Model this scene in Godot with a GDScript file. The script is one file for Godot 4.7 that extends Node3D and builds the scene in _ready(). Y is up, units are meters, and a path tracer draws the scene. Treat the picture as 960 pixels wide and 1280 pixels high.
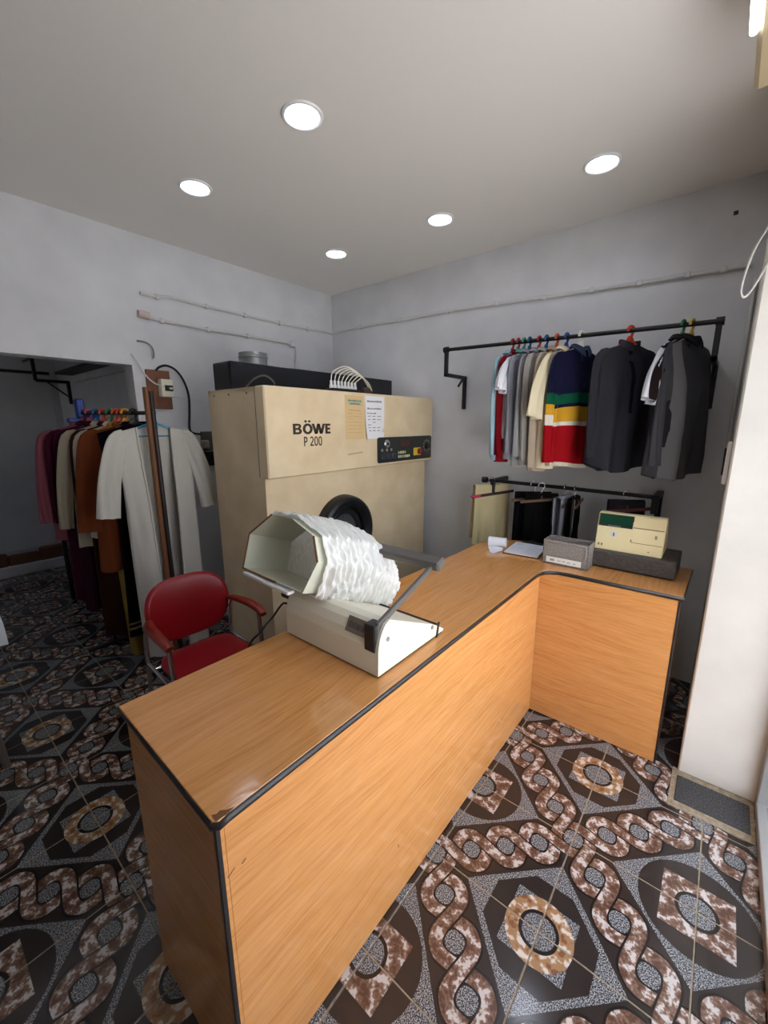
extends Node3D

const F := 511.5
const EYE := Vector3(0, 1.65, 0)
const CEIL := 2.9
const XW := 3.083
const ZW := -3.22
const TILE := 0.402
const TOP := 0.879
var cam_basis: Basis
var used := {}
var M := {}
var rng := RandomNumberGenerator.new()


# ---------- mesh collector ----------
class MB:
	var v: Array[Vector3] = []
	var uv: Array[Vector2] = []
	var c: Array[Color] = []
	var idx: Array[int] = []
	var col := Color(1, 1, 1)

	func vert(p: Vector3, t := Vector2.ZERO) -> int:
		v.append(p)
		uv.append(t)
		c.append(col)
		return v.size() - 1

	func tri(a: Vector3, b: Vector3, d: Vector3) -> void:
		var n := (d - a).cross(b - a)
		var ax := Vector3(absf(n.x), absf(n.y), absf(n.z))
		for p: Vector3 in [a, b, d]:
			var t := Vector2(p.x, -p.y)
			if ax.y >= ax.x and ax.y >= ax.z:
				t = Vector2(p.x, p.z)
			elif ax.x >= ax.z:
				t = Vector2(p.z, -p.y)
			idx.append(vert(p, t))

	func quad(a: Vector3, b: Vector3, d: Vector3, e: Vector3) -> void:
		tri(a, b, d)
		tri(a, d, e)

	func otri(a: Vector3, b: Vector3, d: Vector3, o: Vector3) -> void:
		if (d - a).cross(b - a).dot((a + b + d) / 3.0 - o) < 0:
			tri(a, d, b)
		else:
			tri(a, b, d)

	func oquad(a: Vector3, b: Vector3, d: Vector3, e: Vector3, o: Vector3) -> void:
		if (d - a).cross(b - a).dot((a + b + d) / 3.0 - o) < 0:
			quad(a, e, d, b)
		else:
			quad(a, b, d, e)

	# quad with texture 0..1: a = top left, b = top right, d = bottom right, e = bottom left
	func pic(a: Vector3, b: Vector3, d: Vector3, e: Vector3) -> void:
		var i := vert(a, Vector2(0, 0))
		vert(b, Vector2(1, 0))
		vert(d, Vector2(1, 1))
		vert(e, Vector2(0, 1))
		idx.append_array([i, i + 1, i + 2, i, i + 2, i + 3])

	# bevelled box
	func box(ctr: Vector3, size: Vector3, r := 0.0, b := Basis.IDENTITY) -> MB:
		var h := size / 2.0
		r = minf(r, minf(h.x, minf(h.y, h.z)) * 0.98)
		if r <= 0.0:
			var q: Array[Vector3] = []
			for i in 8:
				q.append(ctr + b * Vector3(h.x * (1 if i & 1 else -1), h.y * (1 if i & 2 else -1), h.z * (1 if i & 4 else -1)))
			oquad(q[0], q[2], q[3], q[1], ctr)
			oquad(q[4], q[5], q[7], q[6], ctr)
			oquad(q[0], q[4], q[6], q[2], ctr)
			oquad(q[1], q[3], q[7], q[5], ctr)
			oquad(q[0], q[1], q[5], q[4], ctr)
			oquad(q[2], q[6], q[7], q[3], ctr)
			return self
		var P := func(i: int, ax: int) -> Vector3:
			var s := Vector3(1 if i & 1 else -1, 1 if i & 2 else -1, 1 if i & 4 else -1)
			var p := Vector3(s.x * (h.x - (0.0 if ax == 0 else r)), s.y * (h.y - (0.0 if ax == 1 else r)), s.z * (h.z - (0.0 if ax == 2 else r)))
			return ctr + b * p
		var fq := [[2, 0, 2, 3, 1], [2, 4, 5, 7, 6], [0, 0, 4, 6, 2], [0, 1, 3, 7, 5], [1, 0, 1, 5, 4], [1, 2, 6, 7, 3]]
		for f in fq:
			oquad(P.call(f[1], f[0]), P.call(f[2], f[0]), P.call(f[3], f[0]), P.call(f[4], f[0]), ctr)
		for ax in 3:
			var a1 := (ax + 1) % 3
			var a2 := (ax + 2) % 3
			for k in 4:
				var i := 0
				if k & 1:
					i |= 1 << a1
				if k & 2:
					i |= 1 << a2
				var j := i | (1 << ax)
				var flip := (k == 0 or k == 3)
				var A: Vector3 = P.call(i, a1)
				var B: Vector3 = P.call(j, a1)
				var C: Vector3 = P.call(j, a2)
				var D: Vector3 = P.call(i, a2)
				if flip:
					oquad(A, B, C, D, ctr)
				else:
					oquad(D, C, B, A, ctr)
		for i in 8:
			var n := (1 if i & 1 else 0) + (1 if i & 2 else 0) + (1 if i & 4 else 0)
			if n % 2 == 1:
				otri(P.call(i, 0), P.call(i, 2), P.call(i, 1), ctr)
			else:
				otri(P.call(i, 0), P.call(i, 1), P.call(i, 2), ctr)
		return self

	# box given by two corners
	func span(a: Vector3, b: Vector3, r := 0.0) -> MB:
		return box((a + b) / 2.0, (b - a).abs(), r)

	# smooth grid of rows; closed joins the last column to the first
	func grid(rows: Array, closed := false, colors: Array = []) -> MB:
		var n: int = rows[0].size()
		var s := v.size()
		for r in rows.size():
			if colors.size():
				col = colors[r]
			for k in n:
				vert(rows[r][k], Vector2(float(k) / maxf(n - 1, 1), float(r) / maxf(rows.size() - 1, 1)))
		for r in rows.size() - 1:
			for k in (n if closed else n - 1):
				var k2 := (k + 1) % n
				var a := s + r * n + k
				var b := s + r * n + k2
				var d := s + (r + 1) * n + k2
				var e := s + (r + 1) * n + k
				idx.append_array([a, d, b, a, e, d])
		return self

	func tube(pts: Array, rad, sides := 8, loop := false, flat := 1.0) -> MB:
		var rows := []
		var n := pts.size()
		var t0: Vector3 = (pts[1] - pts[0]).normalized()
		var up := Vector3.UP if absf(t0.y) < 0.9 else Vector3.RIGHT
		var side := t0.cross(up).normalized()
		for i in n:
			var a: Vector3 = pts[(i - 1 + n) % n] if loop else pts[maxi(i - 1, 0)]
			var b: Vector3 = pts[(i + 1) % n] if loop else pts[mini(i + 1, n - 1)]
			var t := (b - a).normalized()
			side = (side - t * side.dot(t)).normalized()
			var w := t.cross(side)
			var r: float = rad[i] if rad is Array else rad
			var row := []
			for k in sides:
				var an := TAU * k / sides
				row.append(Vector3(pts[i]) + side * (cos(an) * r) + w * (sin(an) * r * flat))
			rows.append(row)
		if loop:
			rows.append(rows[0])
		grid(rows, true)
		if not loop:
			for e in [0, n - 1]:
				var row: Array = rows[e]
				for k in range(1, sides - 1):
					if e == 0:
						tri(row[0], row[k], row[k + 1])
					else:
						tri(row[0], row[k + 1], row[k])
		return self

	# profile of [radius, height], turned round axis b.y at o
	func lathe(o: Vector3, prof: Array, segs := 24, b := Basis.IDENTITY, sharp := true) -> MB:
		for i in prof.size() - 1:
			var rows := []
			for q in [prof[i], prof[i + 1]]:
				var row := []
				for k in segs:
					var a := -TAU * k / segs
					row.append(o + b * Vector3(cos(a) * q[0], q[1], sin(a) * q[0]))
				rows.append(row)
			grid(rows, true)
		return self

	# polygon (x, y) extruded along z from z0 to z1, placed by a transform; e = bevel
	func prism(poly: PackedVector2Array, z0: float, z1: float, t := Transform3D.IDENTITY, e := 0.0) -> MB:
		var n := poly.size()
		var area := 0.0
		for i in n:
			area += poly[i].cross(poly[(i + 1) % n])
		if area < 0:
			poly = poly.duplicate()
			poly.reverse()
		var ins := PackedVector2Array()
		for i in n:
			var d1 := (poly[i] - poly[(i - 1 + n) % n]).normalized()
			var d2 := (poly[(i + 1) % n] - poly[i]).normalized()
			var n1 := Vector2(-d1.y, d1.x)
			var n2 := Vector2(-d2.y, d2.x)
			var m := (n1 + n2)
			m = m / maxf(0.35, m.length_squared() / 2.0)
			ins.append(poly[i] + m * e)
		var rings := [[ins, z0], [poly, z0 + e], [poly, z1 - e], [ins, z1]] if e > 0 else [[poly, z0], [poly, z1]]
		for r in rings.size() - 1:
			for i in n:
				var j := (i + 1) % n
				var p0: Vector2 = rings[r][0][i]
				var p1: Vector2 = rings[r][0][j]
				var q0: Vector2 = rings[r + 1][0][i]
				var q1: Vector2 = rings[r + 1][0][j]
				quad(t * Vector3(p0.x, p0.y, rings[r][1]), t * Vector3(q0.x, q0.y, rings[r + 1][1]), t * Vector3(q1.x, q1.y, rings[r + 1][1]), t * Vector3(p1.x, p1.y, rings[r][1]))
		var tris := Geometry2D.triangulate_polygon(ins)
		for k in range(0, tris.size(), 3):
			var a := ins[tris[k]]
			var b := ins[tris[k + 1]]
			var d := ins[tris[k + 2]]
			if (b - a).cross(d - a) < 0:
				var x := b
				b = d
				d = x
			tri(t * Vector3(a.x, a.y, z1), t * Vector3(d.x, d.y, z1), t * Vector3(b.x, b.y, z1))
			tri(t * Vector3(a.x, a.y, z0), t * Vector3(b.x, b.y, z0), t * Vector3(d.x, d.y, z0))
		return self

	func mesh(shift := Vector3.ZERO) -> ArrayMesh:
		var pv := PackedVector3Array()
		var nn: Array[Vector3] = []
		nn.resize(v.size())
		for i in v.size():
			pv.append(v[i] - shift)
			nn[i] = Vector3.ZERO
		for k in range(0, idx.size(), 3):
			var a := idx[k]
			var b := idx[k + 1]
			var d := idx[k + 2]
			var n := (v[d] - v[a]).cross(v[b] - v[a])
			nn[a] += n
			nn[b] += n
			nn[d] += n
		var pn := PackedVector3Array()
		for n in nn:
			pn.append(n.normalized() if n.length_squared() > 1e-20 else Vector3.UP)
		var arr := []
		arr.resize(Mesh.ARRAY_MAX)
		arr[Mesh.ARRAY_VERTEX] = pv
		arr[Mesh.ARRAY_NORMAL] = pn
		arr[Mesh.ARRAY_TEX_UV] = PackedVector2Array(uv)
		arr[Mesh.ARRAY_COLOR] = PackedColorArray(c)
		arr[Mesh.ARRAY_INDEX] = PackedInt32Array(idx)
		var am := ArrayMesh.new()
		am.add_surface_from_arrays(Mesh.PRIMITIVE_TRIANGLES, arr)
		return am


# ---------- naming and tree ----------
func numbered(called: String) -> String:
	var k: int = used.get(called, -1) + 1
	used[called] = k
	return called if k == 0 else "%s_%03d" % [called, k]


func spot(n: Node) -> Vector3:
	var p := Vector3.ZERO
	while n is Node3D and n != self:
		p += (n as Node3D).position
		n = n.get_parent()
	return p


func tag(o: Node, label: String, category: String, group := "") -> Node:
	o.set_meta("label", label)
	o.set_meta("category", category)
	if group:
		o.set_meta("group", group)
	return o


func thing(called: String, label: String, category: String, at := Vector3.ZERO, turn := 0.0, group := "") -> Node3D:
	var o := Node3D.new()
	o.name = numbered(called)
	add_child(o)
	o.position = at
	o.rotation_degrees.y = turn
	tag(o, label, category, group)
	return o


# one mesh; world = true: the collector holds scene coordinates
func obj(called: String, mb: MB, mat: Material, parent: Node = null, world := true) -> MeshInstance3D:
	var o := MeshInstance3D.new()
	o.name = called
	if parent == null:
		o.name = numbered(called)
		add_child(o)
		if world:
			var lo := mb.v[0]
			var hi := mb.v[0]
			for p in mb.v:
				lo = lo.min(p)
				hi = hi.max(p)
			o.position = Vector3((lo.x + hi.x) / 2, lo.y, (lo.z + hi.z) / 2)
	else:
		parent.add_child(o, true)
	o.mesh = mb.mesh(spot(o) if world else Vector3.ZERO)
	o.material_override = mat
	o.cast_shadow = GeometryInstance3D.SHADOW_CASTING_SETTING_ON
	return o


func structure(called: String, mb: MB, mat: Material) -> MeshInstance3D:
	var o := obj(called, mb, mat)
	o.set_meta("kind", "structure")
	return o


# ---------- pixels to places ----------
func ray(px: float, py: float) -> Vector3:
	return cam_basis * Vector3((px - 480.0) / F, -(py - 640.0) / F, -1.0)


func on_y(px: float, py: float, y: float) -> Vector3:
	var d := ray(px, py)
	return EYE + d * ((y - EYE.y) / d.y)


func on_x(px: float, py: float, x: float) -> Vector3:
	var d := ray(px, py)
	return EYE + d * (x / d.x)


func on_z(px: float, py: float, z: float) -> Vector3:
	var d := ray(px, py)
	return EYE + d * (z / d.z)


# a smooth path through points
func path(pts: Array, steps := 6) -> Array:
	var out := []
	for i in pts.size() - 1:
		var p0: Vector3 = pts[maxi(i - 1, 0)]
		var p3: Vector3 = pts[mini(i + 2, pts.size() - 1)]
		for k in steps:
			out.append(Vector3(pts[i]).cubic_interpolate(pts[i + 1], p0, p3, float(k) / steps))
	out.append(pts[-1])
	return out


# ---------- materials ----------
func mat(col: Color, rough := 0.6, metal := 0.0, spec := 0.5) -> StandardMaterial3D:
	var m := StandardMaterial3D.new()
	m.albedo_color = col
	m.roughness = rough
	m.metallic = metal
	m.metallic_specular = spec
	return m


func rgb(r: float, g: float, b: float) -> Color:
	return Color(r / 255.0, g / 255.0, b / 255.0)


func noise_tex(freq: float, size := 512, normal := false, bump := 4.0, octaves := 4, seed_ := 1) -> NoiseTexture2D:
	var n := FastNoiseLite.new()
	n.noise_type = FastNoiseLite.TYPE_SIMPLEX_SMOOTH
	n.frequency = freq
	n.fractal_octaves = octaves
	n.seed = seed_
	var t := NoiseTexture2D.new()
	t.width = size
	t.height = size
	t.seamless = true
	t.noise = n
	t.as_normal_map = normal
	t.bump_strength = bump
	return t


func ramp_tex(freq: float, a: Color, b: Color, seed_ := 1, octaves := 5, size := 512) -> NoiseTexture2D:
	var t := noise_tex(freq, size, false, 1, octaves, seed_)
	var g := Gradient.new()
	g.set_color(0, a)
	g.set_color(1, b)
	t.color_ramp = g
	return t


func cloth(col: Color, rough := 0.9, back := 0.0) -> StandardMaterial3D:
	var m := mat(col, rough, 0, 0.25)
	m.vertex_color_use_as_albedo = true
	m.normal_enabled = true
	m.normal_texture = M_weave
	m.normal_scale = 0.35
	m.uv1_triplanar = true
	m.uv1_scale = Vector3.ONE * 6.0
	if back > 0:
		m.backlight_enabled = true
		m.backlight = Color(back, back, back)
	return m


var M_weave: NoiseTexture2D


func wood_image(w: int, h: int, dark: Color, mid: Color, light: Color) -> ImageTexture:
	var im := Image.create(w, h, false, Image.FORMAT_RGB8)
	var n := FastNoiseLite.new()
	n.seed = 5
	n.frequency = 1.0
	n.fractal_octaves = 3
	for y in h:
		for x in w:
			# wraps along the grain by blending two samples
			var t := float(x) / w
			var fy := float(y) / h
			var a := 0.0
			var b := 0.0
			for s in 2:
				var tx := t - s
				var bend := n.get_noise_2d(tx * 1.1 + 9.0, fy * 2.5) * 0.05
				var g := n.get_noise_2d(tx * 2.2, (fy + bend) * 40.0) * 0.6 + n.get_noise_2d(tx * 11.0 + 40.0, (fy + bend) * 150.0) * 0.5
				g += n.get_noise_2d(tx * 1.1, fy * 6.0 + 77.0) * 0.3
				if s == 0:
					a = g
				else:
					b = g
			var g2 := lerpf(a, b, smoothstep(0.75, 1.0, t))
			var cc := mid.lerp(dark, clampf(g2 * 1.1, 0, 1)) if g2 > 0 else mid.lerp(light, clampf(-g2 * 1.1, 0, 1))
			im.set_pixel(x, y, cc)
	im.generate_mipmaps()
	return ImageTexture.create_from_image(im)


# one printed floor tile: a diamond medallion at (0,0), a ring medallion at (1,1), a rope chain between the other corners
func tile_image(n: int, seed_: int) -> ImageTexture:
	var im := Image.create(n, n, false, Image.FORMAT_RGB8)
	var fn := FastNoiseLite.new()
	fn.seed = seed_
	fn.frequency = 1.0
	fn.fractal_octaves = 3
	var r := RandomNumberGenerator.new()
	r.seed = seed_
	var dark := rgb(50, 43, 40)
	var line := rgb(36, 30, 28)
	for y in n:
		for x in n:
			var p := Vector2((x + 0.5) / n, (y + 0.5) / n)
			var sp := clampf(fn.get_noise_2d(p.x * 75.0, p.y * 75.0) * 1.9 + 0.5 + r.randf_range(-0.22, 0.22), 0, 1)
			var speck := rgb(48, 47, 48).lerp(rgb(168, 170, 172), sp * sp * (3 - 2 * sp))
			var q1 := fn.get_noise_2d(p.x * 8.0 + 50.0, p.y * 8.0) * 1.1 + fn.get_noise_2d(p.x * 30.0, p.y * 30.0 + 30.0) * 0.55
			var marble := rgb(124, 96, 80).lerp(rgb(204, 196, 190), smoothstep(0.0, 0.45, q1)).lerp(rgb(92, 66, 53), smoothstep(0.05, 0.55, -q1))
			var q2 := fn.get_noise_2d(p.x * 8.0 + 90.0, p.y * 8.0)
			var tan_ := rgb(160, 124, 88).lerp(rgb(212, 202, 190), smoothstep(0.02, 0.3, q2)).lerp(rgb(126, 86, 58), smoothstep(0.2, 0.5, -q2 + q1 * 0.4))
			var c := speck
			var d0 := p.length()
			var d1 := (p - Vector2(1, 1)).length()
			var s := (p.y + 1.0 - p.x) / 2.0            # along the chain, 0..1
			var o := (p.x + p.y - 1.0) / sqrt(2.0)      # across it
			if d0 < 0.43:
				c = dark
				if maxf(p.x, p.y) < 0.255:
					c = marble
				if d0 < 0.15:
					c = line
				if d0 < 0.122:
					c = speck
			elif maxf(maxf(1 - p.x, 1 - p.y), (2 - p.x - p.y) / 1.36) < 0.42:
				c = dark
				if maxf(1 - p.x, 1 - p.y) < 0.25:
					c = speck
				if d1 < 0.262:
					c = tan_
				if d1 < 0.15:
					c = line
				if d1 < 0.122:
					c = speck
			if absf(o) < 0.25:
				c = dark
				var ph := 2.0 * TAU * s
				var a := 0.158 * cos(ph)
				var slope := sqrt(1.0 + pow(0.158 * sin(ph) * 2.0 * TAU / sqrt(2.0), 2))
				var e1 := absf(o - a) / slope
				var e2 := absf(o + a) / slope
				# the disc inside each loop
				var k := roundf(s * 4.0) / 4.0
				var dd := Vector2((s - k) * sqrt(2.0), o).length()
				if dd < 0.082:
					c = speck
				elif dd < 0.112:
					c = line
				var over1 := (int(floor(s * 4.0)) % 2) == 0
				var first := e2 if over1 else e1
				var last := e1 if over1 else e2
				for e: float in [first, last]:
					if e < 0.072:
						c = line
					if e < 0.055:
						c = marble
			im.set_pixel(x, y, c)
	im.generate_mipmaps()
	return ImageTexture.create_from_image(im)


func make_materials() -> void:
	M_weave = noise_tex(0.12, 256, true, 3.0, 2, 3)
	var w := mat(Color(1, 1, 1), 0.12, 0, 0.5)
	w.albedo_texture = wood_image(768, 512, rgb(186, 122, 66), rgb(212, 148, 86), rgb(224, 164, 104))
	w.uv1_scale = Vector3(0.9, 1.6, 1)
	w.normal_enabled = true
	w.normal_texture = noise_tex(0.03, 512, true, 1.5, 3, 8)
	w.normal_scale = 0.08
	M.wood = w
	M.edge = mat(rgb(38, 34, 32), 0.35)
	M.chip = mat(rgb(120, 82, 48), 0.95)
	for k in 3:
		var t := mat(Color(1, 1, 1), 0.15 + 0.04 * k, 0, 0.5)
		t.albedo_texture = tile_image(400, 11 + k)
		t.texture_repeat = false
		M["tile%d" % k] = t
	var g := mat(rgb(176, 164, 146), 0.95)
	g.albedo_texture = ramp_tex(0.05, rgb(190, 180, 165), rgb(255, 250, 236), 4)
	g.uv1_triplanar = true
	g.uv1_scale = Vector3.ONE * 1.5
	M.grout = g
	var p := mat(rgb(225, 225, 227), 0.85, 0, 0.3)
	p.albedo_texture = ramp_tex(0.012, rgb(240, 240, 240), rgb(255, 255, 254), 2, 5)
	p.uv1_triplanar = true
	p.uv1_scale = Vector3.ONE * 0.45
	p.normal_enabled = true
	p.normal_texture = noise_tex(0.05, 512, true, 2.0, 5, 6)
	p.normal_scale = 0.05
	M.plaster = p
	var ce: StandardMaterial3D = p.duplicate()
	ce.albedo_color = rgb(240, 236, 229)
	ce.albedo_texture = null
	M.ceiling = ce
	var pw: StandardMaterial3D = p.duplicate()
	pw.albedo_color = rgb(226, 221, 211)
	M.pier = pw
	var gr := mat(rgb(200, 200, 200), 0.5)
	gr.albedo_texture = ramp_tex(0.22, rgb(6, 6, 7), rgb(150, 150, 150), 9, 3)
	gr.uv1_triplanar = true
	gr.uv1_scale = Vector3.ONE * 1.2
	M.granite = gr
	var cr := mat(rgb(236, 216, 180), 0.42)
	cr.albedo_texture = ramp_tex(0.01, rgb(238, 232, 222), rgb(255, 255, 255), 14, 6)
	cr.uv1_triplanar = true
	cr.uv1_scale = Vector3.ONE * 0.7
	M.machine = cr
	M.cream = mat(rgb(236, 230, 208), 0.38)
	M.chute = mat(rgb(206, 206, 186), 0.5)
	M.black = mat(rgb(24, 24, 26), 0.5)
	M.rubber = mat(rgb(20, 20, 22), 0.42)
	M.rod = mat(rgb(28, 27, 28), 0.4, 0.3)
	M.navy_metal = mat(rgb(26, 28, 36), 0.35, 0.2)
	M.galv = mat(rgb(150, 152, 152), 0.45, 0.75)
	M.chrome = mat(rgb(200, 200, 204), 0.18, 0.95)
	M.alu = mat(rgb(176, 176, 174), 0.4, 0.7)
	M.grey_plastic = mat(rgb(92, 86, 80), 0.45)
	M.red = mat(rgb(158, 18, 30), 0.3)
	M.arm = mat(rgb(138, 38, 22), 0.3)
	M.white = mat(rgb(240, 240, 238), 0.5)
	M.pipe = mat(rgb(214, 212, 208), 0.5)
	M.cable_black = mat(rgb(18, 18, 20), 0.5)
	M.pole = mat(rgb(122, 76, 44), 0.6)
	M.pole_dark = mat(rgb(38, 26, 24), 0.5)
	M.blue = mat(rgb(24, 62, 150), 0.4)
	M.text = mat(rgb(52, 42, 36), 0.6)
	var gl := mat(Color(0.93, 0.97, 0.97, 0.06), 0.0)
	gl.transparency = BaseMaterial3D.TRANSPARENCY_ALPHA
	M.glass = gl
	var em := mat(rgb(250, 250, 255), 0.5)
	em.emission_enabled = true
	em.emission = rgb(236, 242, 255)
	em.emission_energy_multiplier = 16.0
	M.lamp = em


func _ready() -> void:
	rng.seed = 7
	# --- camera ---
	cam_basis = Basis.from_euler(Vector3(deg_to_rad(-12.088), deg_to_rad(-50.404), deg_to_rad(-0.237)))
	var cam := Camera3D.new()
	cam.name = "camera"
	cam.fov = rad_to_deg(2.0 * atan(640.0 / F))
	cam.near = 0.02
	cam.far = 200.0
	add_child(cam)
	cam.transform = Transform3D(cam_basis, EYE)
	cam.current = true
	# --- sky and exposure ---
	var sky_mat := ProceduralSkyMaterial.new()
	sky_mat.sky_top_color = rgb(196, 208, 228)
	sky_mat.sky_horizon_color = rgb(240, 238, 234)
	sky_mat.ground_bottom_color = rgb(150, 142, 132)
	sky_mat.ground_horizon_color = rgb(180, 174, 166)
	sky_mat.sky_energy_multiplier = 2.3
	var env := Environment.new()
	env.background_mode = Environment.BG_SKY
	env.sky = Sky.new()
	env.sky.sky_material = sky_mat
	env.tonemap_mode = Environment.TONE_MAPPER_LINEAR
	env.tonemap_exposure = 1.0
	env.sdfgi_enabled = true
	env.ssao_enabled = true
	env.ssil_enabled = true
	var we := WorldEnvironment.new()
	we.name = "world"
	we.environment = env
	add_child(we)

	# sun high over the street, along the shopfront: it falls on the pavement outside, not into the room
	var sun := DirectionalLight3D.new()
	sun.name = "sun"
	add_child(sun)
	sun.look_at_from_position(Vector3(6, 12, -1.5), Vector3.ZERO)
	sun.light_color = rgb(255, 249, 242)
	sun.light_energy = 7.0
	sun.light_angular_distance = 0.6
	sun.shadow_enabled = true

	make_materials()
	build_room()
	build_floor()
	build_shopfront()
	build_downlights()
	build_counter()
	build_machine()
	build_machine_top()
	build_bagger()
	build_register()
	build_counter_items()
	build_chair()
	build_racks()
	build_upper_garments()
	build_lower_garments()
	build_left_rack()
	build_wall_services()
	build_back_room()
	build_edge_chair()


# ---------- the setting ----------
func build_room() -> void:
	var T := 0.14
	var b := MB.new()
	# wall with the opening to the back room: x -0.2 .. 1.182, up to 2.057
	b.span(Vector3(1.182, 0, ZW - T), Vector3(XW + T, CEIL, ZW))
	b.span(Vector3(-1.8, 0, ZW - T), Vector3(-0.2, CEIL, ZW))
	b.span(Vector3(-0.2, 2.057, ZW - T), Vector3(1.182, CEIL, ZW))
	structure("wall_back", b, M.plaster)
	structure("wall_right", MB.new().span(Vector3(XW, 0, ZW), Vector3(XW + T, CEIL, 0.06)), M.plaster)
	structure("wall_left", MB.new().span(Vector3(-1.8 - T, 0, ZW - T), Vector3(-1.8, CEIL, 0.31 + T)), M.plaster)
	structure("ceiling", MB.new().span(Vector3(-2.0, CEIL, ZW - T), Vector3(XW + 0.4, CEIL + 0.15, 0.62)), M.ceiling)
	# pier beside the shopfront; its inner face closes the corner behind the counter
	structure("wall_side", MB.new().span(Vector3(2.2, 0, 0.024), Vector3(XW + 0.4, CEIL, 0.62), 0.006), M.pier)
	# front wall, left of the glass and above it
	var f := MB.new()
	f.span(Vector3(-1.8, 0, 0.30), Vector3(0.35, CEIL, 0.62))
	f.span(Vector3(0.35, 2.36, 0.30), Vector3(2.2, CEIL, 0.62))
	structure("wall_front", f, M.plaster)
	# back room
	structure("wall_rear", MB.new().span(Vector3(-1.8, 0, -6.17), Vector3(1.56, CEIL, -6.03)), M.plaster)
	structure("wall_rear_right", MB.new().span(Vector3(1.40, 0, -6.03), Vector3(1.56, CEIL, ZW - T)), M.plaster)
	var l := MB.new()
	l.span(Vector3(-1.94, 0, -6.17), Vector3(-1.8, 1.5, ZW - T))
	l.span(Vector3(-1.94, 2.5, -6.17), Vector3(-1.8, CEIL, ZW - T))
	l.span(Vector3(-1.94, 1.5, -6.17), Vector3(-1.8, 2.5, -5.5))
	l.span(Vector3(-1.94, 1.5, -4.9), Vector3(-1.8, 2.5, ZW - T))
	structure("wall_rear_left", l, M.plaster)
	var w := structure("window_1", MB.new().span(Vector3(-1.885, 1.5, -5.5), Vector3(-1.875, 2.5, -4.9)), M.glass)
	var fr := MB.new()
	for z: float in [-5.48, -5.2, -4.92]:
		fr.box(Vector3(-1.87, 2.0, z), Vector3(0.05, 1.0, 0.04))
	for y: float in [1.52, 2.48]:
		fr.box(Vector3(-1.87, y, -5.2), Vector3(0.05, 0.04, 0.6))
	obj("window_frame", fr, M.alu, w)
	structure("ceiling_rear", MB.new().span(Vector3(-1.94, CEIL, -6.17), Vector3(1.56, CEIL + 0.15, ZW - T)), M.plaster)
	# grey board panel on the rear wall, with a broken plinth of mortar below it
	var r := structure("trim_1", MB.new().span(Vector3(-1.8, 0.27, -6.03), Vector3(1.33, 2.21, -6.012), 0.004), M.plaster)
	obj("cap_strip", MB.new().span(Vector3(-1.8, 2.21, -6.03), Vector3(1.33, 2.24, -6.0)), M.pole_dark, r)
	var pl := MB.new()
	var rr := RandomNumberGenerator.new()
	rr.seed = 3
	var x := -1.8
	while x < 1.3:
		var wd := rr.randf_range(0.12, 0.3)
		pl.box(Vector3(x + wd / 2, 0.17 + rr.randf_range(-0.01, 0.02), -6.0 + rr.randf_range(-0.01, 0.01)), Vector3(wd, rr.randf_range(0.12, 0.17), 0.06), 0.015)
		x += wd
	structure("baseboard_rear", pl, mat(rgb(124, 84, 62), 0.95))
	structure("baseboard_rear_lower", MB.new().span(Vector3(-1.8, 0, -6.03), Vector3(1.4, 0.12, -5.93), 0.01), M.plaster)


func build_floor() -> void:
	var base := structure("floor", MB.new().span(Vector3(-2.0, -0.2, -6.3), Vector3(XW + 0.4, -0.0018, 0.62)), M.grout)
	var t := MB.new()
	var h := TILE / 2 - 0.0024
	var e := 0.0012
	# top face with print, a small chamfer round it
	t.pic(Vector3(-h + e, 0, -h + e), Vector3(h - e, 0, -h + e), Vector3(h - e, 0, h - e), Vector3(-h + e, 0, h - e))
	var cs := [Vector2(-1, -1), Vector2(1, -1), Vector2(1, 1), Vector2(-1, 1)]
	for k in 4:
		var a: Vector2 = cs[k]
		var b: Vector2 = cs[(k + 1) % 4]
		var rings := [[h - e, 0.0], [h, -e], [h, -0.008]]
		for r in 2:
			var i := t.vert(Vector3(a.x * rings[r][0], rings[r][1], a.y * rings[r][0]), (a * 0.99 + Vector2.ONE) / 2)
			t.vert(Vector3(a.x * rings[r + 1][0], rings[r + 1][1], a.y * rings[r + 1][0]), (a * 0.99 + Vector2.ONE) / 2)
			t.vert(Vector3(b.x * rings[r + 1][0], rings[r + 1][1], b.y * rings[r + 1][0]), (b * 0.99 + Vector2.ONE) / 2)
			t.vert(Vector3(b.x * rings[r][0], rings[r][1], b.y * rings[r][0]), (b * 0.99 + Vector2.ONE) / 2)
			t.idx.append_array([i, i + 2, i + 1, i, i + 3, i + 2])
	var tm := t.mesh()
	var rr := RandomNumberGenerator.new()
	rr.seed = 21
	for i in range(-6, 6):
		for j in range(-14, 3):
			# skip what lies under walls and cabinets
			if i >= 2 and j < -7:
				continue
			var o := MeshInstance3D.new()
			o.name = "tile"
			base.add_child(o, true)
			o.mesh = tm
			o.material_override = M["tile%d" % rr.randi_range(0, 2)]
			var c := Vector3(0.721 + (i + 0.5) * TILE, rr.randf_range(-0.0006, 0.0004), -0.672 + (j + 0.5) * TILE)
			o.position = c - base.position
			var odd := posmod(i + j, 2) == 1
			var jo := posmod(j, 2) == 1
			# where the diamond medallion goes: corner of the cell
			var turn := 0.0
			if not odd:
				turn = 180.0 if jo else 0.0
			else:
				turn = 90.0 if jo else -90.0
			o.rotation_degrees.y = turn + 0.0


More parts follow.
